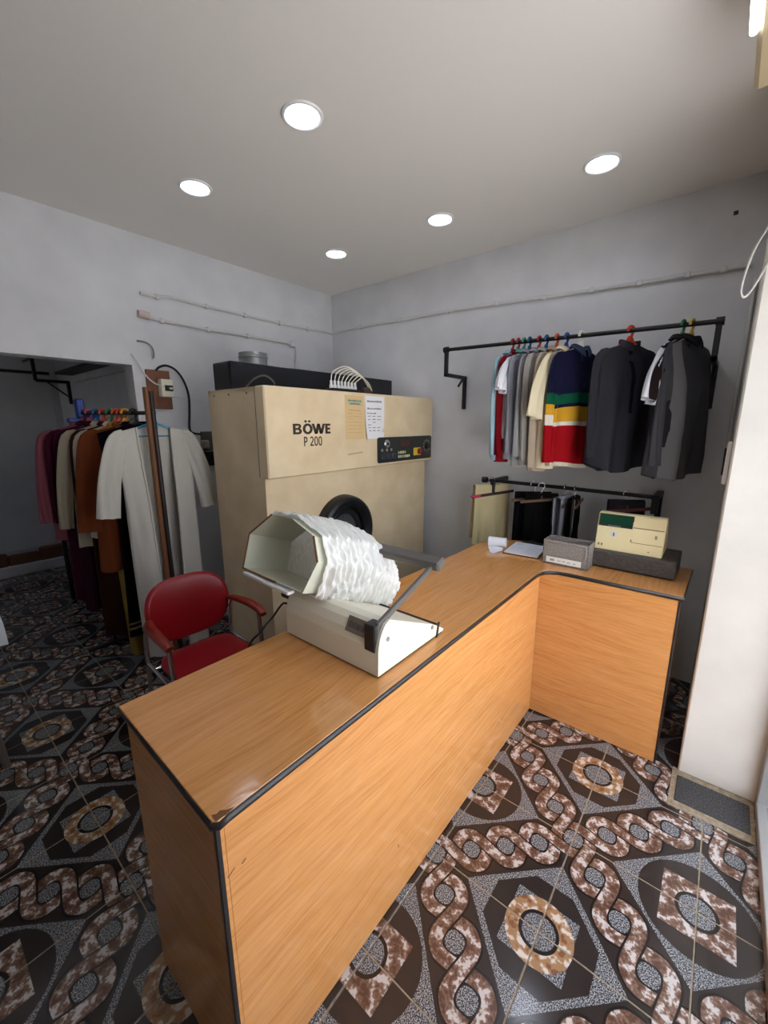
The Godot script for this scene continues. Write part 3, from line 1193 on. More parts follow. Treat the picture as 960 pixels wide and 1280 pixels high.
# the heavy capitals B Ö W E, drawn on a grid 1 high
func brand_letters(at: Vector3, width: float, height: float) -> MB:
	var mb := MB.new()
	var t := Transform3D(Basis.from_scale(Vector3(width / 4.62, height, 1.0)), at)
	var bar := func(x0: float, y0: float, x1: float, y1: float) -> void:
		mb.prism(PackedVector2Array([Vector2(x0, y0), Vector2(x1, y0), Vector2(x1, y1), Vector2(x0, y1)]), 0.0, 0.001, t)
	# B
	bar.call(0.0, 0.0, 0.3, 1.0)
	for q: Array in [[0.0, 0.2, 0.62], [0.42, 0.6, 0.6], [0.8, 1.0, 0.6]]:
		bar.call(0.3, q[0], q[2], q[1])
	band(mb, Vector2(0.6, 0.76), Vector2(0.36, 0.24), Vector2(0.09, 0.06), -90, 90, t)
	band(mb, Vector2(0.62, 0.29), Vector2(0.40, 0.29), Vector2(0.10, 0.09), -90, 90, t)
	# O with two dots
	band(mb, Vector2(1.72, 0.5), Vector2(0.60, 0.53), Vector2(0.28, 0.30), 0, 360, t)
	for x: float in [1.5, 1.94]:
		bar.call(x - 0.13, 1.12, x + 0.13, 1.32)
	# W
	for q: Array in [[2.36, 2.74], [3.06, 2.74], [3.06, 3.38], [3.76, 3.38]]:
		mb.prism(PackedVector2Array([Vector2(q[1] - 0.17, 0), Vector2(q[1] + 0.17, 0), Vector2(q[0] + 0.16, 1), Vector2(q[0] - 0.16, 1)]), 0.0, 0.001, t)
	# E
	bar.call(3.92, 0.0, 4.22, 1.0)
	for y: float in [0.0, 0.4, 0.8]:
		bar.call(4.22, y, 4.60 if y != 0.4 else 4.56, y + 0.2)
	return mb


func build_machine() -> void:
	var o := thing("dry_cleaning_machine", "tall cream dry cleaning machine lettered BÖWE P200 with a round black door", "dry cleaning machine", Vector3(2.2, 0, -2.28))
	var zf := -1.97
	var zl := -2.015
	var zb := -2.57
	var x0 := 1.362
	var x1 := 3.042
	var yt := 1.862
	var yb := 1.345
	# plinth, body, side
	obj("plinth", MB.new().span(Vector3(x0 + 0.03, 0, zb + 0.03), Vector3(x1 - 0.07, 0.10, zl - 0.03)), M.black, o)
	# hollow cabinet: five sheets, then a front sheet with a round opening into the drum
	var xr := x1 - 0.045
	var xl := x0 + 0.004
	var yh := yt - 0.003
	var sh := MB.new()
	sh.span(Vector3(xl, 0.10, zb), Vector3(xl + 0.02, yh, zl - 0.002))
	sh.span(Vector3(xr - 0.02, 0.10, zb), Vector3(xr, yh, zl - 0.002))
	sh.span(Vector3(xl, 0.10, zb), Vector3(xr, yh, zb + 0.02))
	sh.span(Vector3(xl, 0.10, zb), Vector3(xr, 0.12, zl - 0.002))
	sh.span(Vector3(xl, yh - 0.02, zb), Vector3(xr, yh, zl - 0.002))
	obj("cabinet", sh, M.machine, o)
	var hc := Vector2(1.975, 0.915)
	var angs := []
	for k in 64:
		angs.append(TAU * k / 64.0)
	for c: Vector2 in [Vector2(xl, 0.10), Vector2(xr, 0.10), Vector2(xr, yh), Vector2(xl, yh)]:
		angs.append(fposmod((c - hc).angle(), TAU))
	angs.sort()
	var ri := []
	var ro := []
	for an: float in angs:
		var dv := Vector2(cos(an), sin(an))
		var tx := ((xr if dv.x > 0 else xl) - hc.x) / dv.x if absf(dv.x) > 1e-6 else 1e9
		var ty := ((yh if dv.y > 0 else 0.10) - hc.y) / dv.y if absf(dv.y) > 1e-6 else 1e9
		var q := hc + dv * minf(tx, ty)
		ri.append(Vector3(hc.x + dv.x * 0.21, hc.y + dv.y * 0.21, zl))
		ro.append(Vector3(q.x, q.y, zl))
	obj("front_sheet", MB.new().grid([ro, ri], true), M.machine, o)
	obj("upper_body", MB.new().span(Vector3(x1 - 0.3, yb + 0.004, zb + 0.002), Vector3(x1 - 0.004, yt - 0.005, zl + 0.004), 0.004), M.machine, o)
	# hood: front fascia returned round the side
	obj("fascia", MB.new().span(Vector3(x0, yb, zl - 0.045), Vector3(x1, yt, zf), 0.008), M.machine, o)
	obj("side_seam", MB.new().span(Vector3(x0 + 0.003, yb + 0.006, zl - 0.049), Vector3(x0 + 0.02, yt - 0.006, zl - 0.046)), M.black, o)
	# screws along the top of the side panel
	for z: float in [-2.5, -2.33, -2.14]:
		obj("screw", MB.new().lathe(Vector3(x0 + 0.004, yt - 0.035, z), [[0.0, 0.002], [0.006, 0.002], [0.006, 0.0]], 10, Basis(Vector3.UP, Vector3.LEFT, Vector3.BACK)), M.chip, o)
	# lettering
	var k := 1.97 / 2.03
	obj("lettering", brand_letters(Vector3(1.594 * k, 1.594, zf), 0.30, 0.062), M.text, o)
	add_text(o, "P 200", 0.058, Vector3(1.748 * k, 1.65 - 0.105 * k, zf + 0.0006), 0.145, M.text, 500)
	# two notices
	var ym := sheet_mat(print_image(160, 230, rgb(222, 190, 138), rgb(150, 116, 70), [[0.2, 0.8, 0.33, 0.02], [0.12, 0.9, 0.4, 0.012], [0.12, 0.9, 0.47, 0.01], [0.12, 0.4, 0.53, 0.012], [0.7, 0.88, 0.52, 0.012], [0.12, 0.9, 0.6, 0.008], [0.12, 0.9, 0.68, 0.008], [0.12, 0.9, 0.76, 0.008], [0.12, 0.9, 0.84, 0.008]]))
	var n1 := MB.new()
	var zz := zf + 0.0015
	n1.pic(Vector3(1.978, 1.842, zz), Vector3(2.165, 1.838, zz), Vector3(2.17, 1.55, zz), Vector3(1.985, 1.552, zz))
	var nn := obj("yellowed_notice", n1, ym, o)
	nn.set_meta("label", "yellowed paper notice with a green heading")
	var hd := sheet_mat(print_image(128, 40, rgb(196, 190, 150), rgb(44, 96, 92), [[0.04, 0.68, 0.12, 0.3], [0.74, 0.97, 0.12, 0.3], [0.16, 0.86, 0.58, 0.3]]))
	var h1 := MB.new()
	h1.pic(Vector3(2.005, 1.818, zz + 0.0006), Vector3(2.145, 1.816, zz + 0.0006), Vector3(2.145, 1.775, zz + 0.0006), Vector3(2.005, 1.777, zz + 0.0006))
	obj("heading", h1, hd, nn)
	var wm := sheet_mat(print_image(160, 230, rgb(236, 234, 234), rgb(72, 68, 70), [[0.1, 0.86, 0.1, 0.045], [0.1, 0.84, 0.27, 0.04], [0.1, 0.55, 0.39, 0.03], [0.12, 0.28, 0.46, 0.022], [0.36, 0.54, 0.46, 0.025], [0.63, 0.82, 0.46, 0.022], [0.14, 0.28, 0.535, 0.022], [0.38, 0.53, 0.53, 0.032], [0.62, 0.82, 0.535, 0.022], [0.4, 0.54, 0.6, 0.025], [0.12, 0.32, 0.665, 0.026], [0.12, 0.28, 0.73, 0.022], [0.38, 0.54, 0.73, 0.022], [0.63, 0.8, 0.73, 0.022], [0.16, 0.3, 0.8, 0.022], [0.38, 0.54, 0.8, 0.022], [0.63, 0.78, 0.8, 0.022]]))
	var n2 := MB.new()
	# the sheet lifts a little at its lower left corner
	var rows := []
	for r in 7:
		var row := []
		for c in 7:
			var u := c / 6.0
			var v := r / 6.0
			var lift := 0.014 * pow(maxf(0, v + (1 - u) - 1.15), 2) * 2.0 + 0.003 * sin(v * 6.0) * u
			row.append(Vector3(lerpf(2.178, 2.385, u), lerpf(1.845, 1.55, v), zz + 0.001 + lift))
		rows.append(row)
	n2.grid(rows)
	var w2 := obj("white_notice", n2, wm, o)
	w2.set_meta("label", "white printed notice curling at one corner")
	# scuff where a label was torn off
	obj("tape_residue", MB.new().box(Vector3(2.075, 1.455, zf + 0.0008), Vector3(0.15, 0.007, 0.001), 0.0, Basis(Vector3.BACK, 0.06)), mat(rgb(176, 156, 120), 0.8), o)
	# control panel
	var cp := thing_part("control_panel", o)
	var px0 := 2.305
	var px1 := 3.018
	var py0 := 1.367
	var py1 := 1.556
	var dark := mat(rgb(40, 44, 42), 0.4)
	var rim := PackedVector2Array()
	for q: Array in [[px1 - 0.02, py1 - 0.02, 0], [px0 + 0.02, py1 - 0.02, 90], [px0 + 0.02, py0 + 0.02, 180], [px1 - 0.02, py0 + 0.02, 270]]:
		for p: Vector2 in arc(Vector2(q[0], q[1]), 0.02, q[2], q[2] + 90, 5):
			rim.append(p)
	obj("panel_plate", MB.new().prism(rim, zf - 0.002, zf + 0.006, Transform3D.IDENTITY, 0.0015), dark, cp)
	var zp := zf + 0.006
	var L := func(u: float, v: float) -> Vector3:
		return Vector3(lerpf(px0, px1, u), lerpf(py1, py0, v), zp)
	var toward := Basis(Vector3.RIGHT, Vector3.BACK, Vector3.UP)
	toward = Basis(Vector3(1, 0, 0), Vector3(0, 0, 1), Vector3(0, -1, 0))
	var lk: Vector3 = L.call(0.15, 0.26)
	obj("key_lock", MB.new().lathe(lk, [[0.008, 0.012], [0.026, 0.010], [0.032, 0.004], [0.033, 0.0]], 24, toward), M.chrome, cp)
	obj("keyhole", MB.new().lathe(lk, [[0.0, 0.0125], [0.010, 0.0125], [0.010, 0.0]], 12, toward), M.black, cp)
	for u: float in [0.07, 0.15, 0.225]:
		obj("indicator", MB.new().lathe(L.call(u, 0.5), [[0.0, 0.004], [0.010, 0.003], [0.011, 0.0]], 14, toward), mat(rgb(150, 150, 146), 0.4), cp)
	for u: float in [0.09, 0.18, 0.265]:
		obj("push_button", MB.new().box(Vector3(L.call(u, 0.76)) + Vector3(0, 0, 0.004), Vector3(0.048, 0.04, 0.012), 0.005), mat(rgb(54, 50, 66), 0.4), cp)
	var seg := MB.new()
	for u: float in [0.41, 0.45, 0.49, 0.53]:
		var c: Vector3 = L.call(u, 0.28)
		for q: Array in [[0, 0.016, 0.014, 0.003], [0, 0, 0.014, 0.003], [0, -0.016, 0.014, 0.003], [0.009, 0.008, 0.003, 0.013], [0.009, -0.008, 0.003, 0.013]]:
			seg.box(c + Vector3(q[0], q[1], 0.001), Vector3(q[2], q[3], 0.002))
	obj("digit_display", seg, mat(rgb(150, 36, 40), 0.4), cp)
	for r in 2:
		for c in 6:
			if r == 0 and c > 3:
				continue
			var m: Material = mat(rgb(214, 206, 160), 0.5) if (c + r) % 3 else mat(rgb(150, 190, 120), 0.5)
			obj("key_cap", MB.new().box(Vector3(L.call(0.355 + c * 0.038, 0.64 + r * 0.17)) + Vector3(0, 0, 0.002), Vector3(0.017, 0.02, 0.006), 0.002), m, cp)
	obj("switch_plate", MB.new().box(Vector3(L.call(0.70, 0.66)) + Vector3(0, 0, 0.003), Vector3(0.10, 0.062, 0.008), 0.003), mat(rgb(226, 190, 40), 0.4), cp)
	obj("main_switch", MB.new().lathe(L.call(0.735, 0.66), [[0.0, 0.022], [0.022, 0.021], [0.027, 0.006], [0.030, 0.0]], 20, toward), mat(rgb(140, 24, 28), 0.35), cp)
	obj("dial_scale", MB.new().lathe(L.call(0.90, 0.45), [[0.0, 0.001], [0.055, 0.001], [0.056, 0.0]], 28, toward), mat(rgb(74, 76, 74), 0.5), cp)
	obj("dial_knob", MB.new().lathe(L.call(0.90, 0.45), [[0.0, 0.024], [0.024, 0.023], [0.029, 0.008], [0.032, 0.0]], 20, toward), M.rubber, cp)
	for a in 9:
		var an := deg_to_rad(-40 + a * 32.5)
		obj("dial_mark", MB.new().box(Vector3(L.call(0.90, 0.45)) + Vector3(cos(an) * 0.047, sin(an) * 0.047, 0.0015), Vector3(0.008, 0.003, 0.001), 0.0, Basis(Vector3.BACK, an)), M.white, cp)
	# round loading door
	var dc := Vector3(1.975, 0.915, zl)
	var dr := thing_part("loading_door", o)
	obj("seal_ring", MB.new().lathe(dc, [[0.165, 0.006], [0.178, 0.050], [0.200, 0.075], [0.225, 0.082], [0.245, 0.070], [0.256, 0.045], [0.260, 0.0]], 48, toward), M.rubber, dr)
	obj("inner_ring", MB.new().lathe(dc, [[0.120, 0.014], [0.130, 0.030], [0.150, 0.034], [0.166, 0.020]], 40, toward), mat(rgb(44, 44, 48), 0.35, 0.4), dr)
	obj("porthole_glass", MB.new().lathe(dc, [[0.0, 0.024], [0.06, 0.022], [0.125, 0.016]], 40, toward), M.glass, dr)
	obj("drum", MB.new().lathe(dc, [[0.0, -0.46], [0.30, -0.46], [0.30, -0.06], [0.20, -0.012]], 40, toward), M.galv, o)
	obj("door_handle", MB.new().box(dc + Vector3(0.235, -0.16, 0.06), Vector3(0.04, 0.12, 0.05), 0.01), M.black, dr)


func build_machine_top() -> void:
	var yt := 1.862
	# black boxed duct on the back of the machine top
	var o := thing("duct_box", "long black metal duct box lying on top of the cream machine", "duct", Vector3(2.2, yt, -2.46))
	var a := on_z(287, 450, -2.36)
	var b := on_z(490, 473, -2.36)
	obj("casing", MB.new().span(Vector3(a.x, yt, -2.56), Vector3(minf(b.x, XW - 0.03), a.y - 0.002, -2.36), 0.004), M.navy_metal, o)
	obj("end_plate", MB.new().span(Vector3(a.x - 0.006, yt + 0.01, -2.55), Vector3(a.x, a.y - 0.01, -2.37), 0.002), M.black, o)
	# round galvanised collar behind it
	var pc := on_z(316, 442, -2.69)
	var c := thing("exhaust_collar", "round galvanised exhaust pipe collar standing behind the black duct", "pipe", Vector3(pc.x, yt - 0.01, -2.69))
	var R := 0.098
	var top := pc.y - yt + 0.01
	obj("pipe", MB.new().lathe(Vector3.ZERO, [[R - 0.004, top - 0.05], [R - 0.004, top], [R, top], [R, top - 0.02], [R + 0.004, top - 0.024], [R + 0.004, top - 0.034], [R, top - 0.038], [R, -1.852]], 32), M.galv, c, false)
	obj("cap_disc", MB.new().lathe(Vector3.ZERO, [[0.0, top - 0.006], [R - 0.005, top - 0.006]], 32), mat(rgb(150, 148, 146), 0.5, 0.5), c, false)
	# pneumatic valve block with looped white hoses
	var v := thing("valve_block", "black valve block with looped white hoses on top of the machine", "valve", Vector3(2.25, yt, -2.2))
	var A := Vector3(2.02, yt, -2.16)
	obj("block", MB.new().span(Vector3(2.02, yt, -2.20), Vector3(2.30, yt + 0.035, -2.12), 0.004), M.black, v)
	obj("coupling", MB.new().tube([Vector3(2.36, yt + 0.03, -2.16), Vector3(2.44, yt + 0.045, -2.15)], 0.024, 12), mat(rgb(70, 52, 50), 0.5), v)
	for k in 8:
		var x := 2.035 + k * 0.034
		var ft := MB.new().lathe(Vector3(x, yt + 0.033, -2.15), [[0.013, 0.0], [0.013, 0.022], [0.009, 0.026], [0.009, 0.05], [0.006, 0.054]], 12)
		obj("fitting", ft, M.white, v)
		var hgt := 0.115 - k * 0.0085
		var e := Vector3(2.43, yt + 0.05 - k * 0.002, -2.15 + 0.004 * k)
		var s := Vector3(x, yt + 0.085, -2.15)
		obj("hose", MB.new().tube(path([s, s.lerp(e, 0.06) + Vector3(0, hgt * 0.55, 0.006 * k), s.lerp(e, 0.35) + Vector3(0, hgt, 0.012), s.lerp(e, 0.72) + Vector3(0, hgt * 0.72, 0.012), e], 6), 0.0036, 7), mat(rgb(232, 226, 208), 0.45), v)
	var cb := MB.new().tube(path([Vector3(2.02, yt + 0.012, -2.16), Vector3(1.9, yt + 0.006, -2.14), Vector3(1.78, yt + 0.006, -2.2)], 6), 0.006, 8)
	obj("supply_hose", cb, M.white, v)
	# loop of dark cable
	var lp := MB.new().tube(path([Vector3(1.46, yt + 0.005, -2.3), Vector3(1.50, yt + 0.06, -2.26), Vector3(1.57, yt + 0.085, -2.25), Vector3(1.64, yt + 0.055, -2.26), Vector3(1.66, yt + 0.005, -2.28)], 6), 0.006, 8)
	tag(obj("cable_loop", lp, M.grey_plastic), "loop of grey cable lying by the black duct on the machine", "cable")


# ---------- red armchair ----------
func build_chair() -> void:
	var o := thing("visitor_chair", "red vinyl visitor chair with wooden armrests and chrome legs behind the counter", "chair", Vector3(0.925, 0, -1.98), -3.0)
	# local: +z is the front
	var sy := 0.455
	var seat := []
	for r in 9:
		var v := r / 8.0
		var row := []
		for k in 40:
			var an := TAU * k / 40.0
			var ca := cos(an)
			var sa := sin(an)
			var hw := 0.205
			var hd := 0.21
			var f: float = [0.02, 0.6, 0.9, 0.985, 1.0, 0.99, 0.95, 0.7, 0.02][r]
			var y: float = [0.012, 0.010, 0.004, -0.006, -0.02, -0.035, -0.045, -0.05, -0.05][r]
			row.append(Vector3(hw * f * signf(ca) * pow(absf(ca), 0.42), sy + y - 0.008 * (1 - f) * 0, 0.02 + hd * f * signf(sa) * pow(absf(sa), 0.42)))
		seat.append(row)
	obj("seat", MB.new().grid(seat, true), M.red, o, false)
	# backrest: padded, rounded top, slightly leaning
	var br := []
	for r in 9:
		var row := []
		var f: float = [0.02, 0.6, 0.9, 0.985, 1.0, 0.985, 0.9, 0.6, 0.02][r]
		var d: float = [0.030, 0.028, 0.022, 0.012, 0.0, -0.012, -0.018, -0.02, -0.02][r]
		for k in 48:
			var an := TAU * k / 48.0
			var ca := cos(an)
			var sa := sin(an)
			var y := 0.672 + (0.168 if sa > 0 else 0.170) * f * signf(sa) * pow(absf(sa), 0.85 if sa > 0 else 0.6)
			var x := 0.225 * f * signf(ca) * pow(absf(ca), 0.62) * (1.0 - 0.14 * (0.672 - y) / 0.17 * (1.0 if y < 0.672 else 0.0))
			var bend := 0.10 * x * x / 0.05
			row.append(Vector3(x, y, -0.205 + d + bend * 0.35 - (y - 0.55) * 0.16))
		br.append(row)
	obj("backrest", MB.new().grid(br, true), M.red, o, false)
	# frame and arms on each side
	for s: float in [-1.0, 1.0]:
		var x := 0.232 * s
		obj("leg", MB.new().tube(path([Vector3(x, 0.0, 0.20), Vector3(x, 0.3, 0.165), Vector3(x, 0.55, 0.14), Vector3(x, 0.655, 0.13)], 4), 0.0115, 10), M.chrome, o, false)
		obj("leg", MB.new().tube(path([Vector3(x, 0.0, -0.27), Vector3(x, 0.3, -0.22), Vector3(x, 0.55, -0.2), Vector3(x, 0.66, -0.16)], 4), 0.0115, 10), M.chrome, o, false)
		obj("side_rail", MB.new().tube([Vector3(x, 0.42, 0.157), Vector3(x, 0.42, -0.21)], 0.010, 8), M.chrome, o, false)
		var pts := path([Vector3(x * 0.92, 0.664, -0.17), Vector3(x * 1.0, 0.670, -0.10), Vector3(x * 1.05, 0.674, 0.02), Vector3(x * 1.05, 0.668, 0.11), Vector3(x * 1.03, 0.652, 0.165)], 5)
		var rad := []
		for k in pts.size():
			rad.append(0.021 + 0.007 * sin(PI * k / (pts.size() - 1.0)))
		obj("armrest", MB.new().tube(pts, rad, 12, false, 0.62), M.arm, o, false)
	obj("cross_rail", MB.new().tube([Vector3(-0.232, 0.42, 0.10), Vector3(0.232, 0.42, 0.10)], 0.010, 8), M.chrome, o, false)
	obj("cross_rail", MB.new().tube([Vector3(-0.232, 0.42, -0.12), Vector3(0.232, 0.42, -0.12)], 0.010, 8), M.chrome, o, false)
	for s: float in [-1.0, 1.0]:
		obj("back_bracket", MB.new().tube([Vector3(0.232 * s, 0.60, -0.19), Vector3(0.13 * s, 0.62, -0.215)], 0.009, 8), M.chrome, o, false)


# ---------- racks on the right wall ----------
func build_racks() -> void:
	var up := thing("wall_rail", "long black steel clothes rail with cranked brackets, high on the wall", "clothes rail", Vector3(2.8, 1.75, -0.9))
	var x := 2.78
	obj("rail", MB.new().tube([Vector3(x, 2.188, -1.70), Vector3(x, 2.150, -0.095)], 0.0125, 10), M.rod, up)
	for q: Array in [[-1.69, 2.188], [-0.105, 2.15]]:
		var b := MB.new()
		var z: float = q[0]
		var y: float = q[1]
		b.span(Vector3(x - 0.013, y - 0.19, z - 0.013), Vector3(x + 0.013, y + 0.012, z + 0.013), 0.003)
		b.span(Vector3(x - 0.013, y - 0.19, z - 0.013), Vector3(XW - 0.0, y - 0.164, z + 0.013), 0.003)
		b.span(Vector3(XW - 0.026, y - 0.42, z - 0.014), Vector3(XW - 0.001, y - 0.164, z + 0.014), 0.003)
		b.box(Vector3(XW - 0.07, y - 0.21, z), Vector3(0.12, 0.014, 0.014), 0.002, Basis(Vector3.BACK, 0.7))
		obj("bracket", b, M.rod, up)
		obj("end_clamp", MB.new().lathe(Vector3(x, y, z - 0.02 if z < -1 else z - 0.015), [[0.0, 0.0], [0.021, 0.0], [0.021, 0.035], [0.0, 0.035]], 14, Basis(Vector3.RIGHT, Vector3.BACK, Vector3.DOWN)), M.rod, up)
	var lo := thing("low_wall_rail", "short black clothes rail low on the wall behind the counter", "clothes rail", Vector3(2.86, 1.0, -0.8))
	var xl := 2.85
	obj("rail", MB.new().tube([Vector3(xl, 1.240, -1.37), Vector3(xl, 1.223, -0.26)], 0.0125, 10), M.rod, lo)
	for q: Array in [[-1.30, 1.239], [-0.28, 1.223]]:
		var b := MB.new()
		var z: float = q[0]
		var y: float = q[1]
		b.span(Vector3(xl - 0.018, y - 0.018, z - 0.018), Vector3(XW, y + 0.012, z + 0.018), 0.003)
		b.span(Vector3(xl - 0.018, y - 0.10, z - 0.016), Vector3(xl + 0.012, y + 0.012, z + 0.016), 0.003)
		b.span(Vector3(XW - 0.026, y - 0.34, z - 0.016), Vector3(XW - 0.001, y, z + 0.016), 0.003)
		obj("bracket", b, M.rod, lo)
	obj("end_clamp", MB.new().lathe(Vector3(xl, 1.24, -1.385), [[0.0, 0.0], [0.022, 0.0], [0.022, 0.035], [0.0, 0.035]], 14, Basis(Vector3.RIGHT, Vector3.BACK, Vector3.DOWN)), M.rod, lo)


func hanger(rail: Vector3, turn: float, col: Color, label: String, group: String, w := 0.40, wire := false, drop := 0.055, bz := 0.034) -> void:
	# local: shoulder line along x, rail at the origin's top
	var o := thing("clothes_hanger", label, "hanger", rail, turn, group)
	var m := mat(col, 0.35)
	var r := 0.0026 if wire else 0.0075
	var hook := MB.new()
	var pts := []
	for k in 12:
		var a := deg_to_rad(-55 + k * 23.0)
		pts.append(Vector3(cos(a) * 0.021, sin(a) * 0.021 + 0.0, 0))
	pts.reverse()
	pts.append(Vector3(0.008, -0.030, 0))
	pts.append(Vector3(0, -drop, 0))
	hook.tube(pts, r, 8)
	obj("hook", hook, M.chrome if wire else m, o, false)
	var b := MB.new()
	if wire:
		# the bar clamps the cloth from the front
		b.box(Vector3(0, -drop - 0.045, bz), Vector3(w, 0.020, 0.010), 0.003, Basis(Vector3.BACK, 0.10))
		b.tube([Vector3(0, -drop + 0.004, 0), Vector3(0, -drop - 0.02, bz * 0.7), Vector3(0, -drop - 0.045, bz)], 0.004, 8)
		obj("bar", b, mat(col, 0.5), o, false)
	else:
		b.prism(PackedVector2Array([Vector2(-0.030, -drop - 0.040), Vector2(0.030, -drop - 0.040), Vector2(0.034, -drop - 0.012), Vector2(0.012, -drop + 0.024), Vector2(-0.012, -drop + 0.024), Vector2(-0.034, -drop - 0.012)]), -0.005, 0.005, Transform3D.IDENTITY, 0.002)
		obj("yoke", b, m, o, false)
		var a := MB.new()
		a.tube(path([Vector3(-w / 2, -drop - 0.085, 0), Vector3(-w / 4, -drop - 0.04, 0), Vector3(0, -drop - 0.012, 0), Vector3(w / 4, -drop - 0.04, 0), Vector3(w / 2, -drop - 0.085, 0)], 4), 0.007, 8)
		obj("shoulder_arms", a, m, o, false)
		var c := MB.new().tube([Vector3(-w / 2, -drop - 0.088, 0), Vector3(w / 2, -drop - 0.088, 0)], 0.005, 8)
		obj("trouser_bar", c, m, o, false)


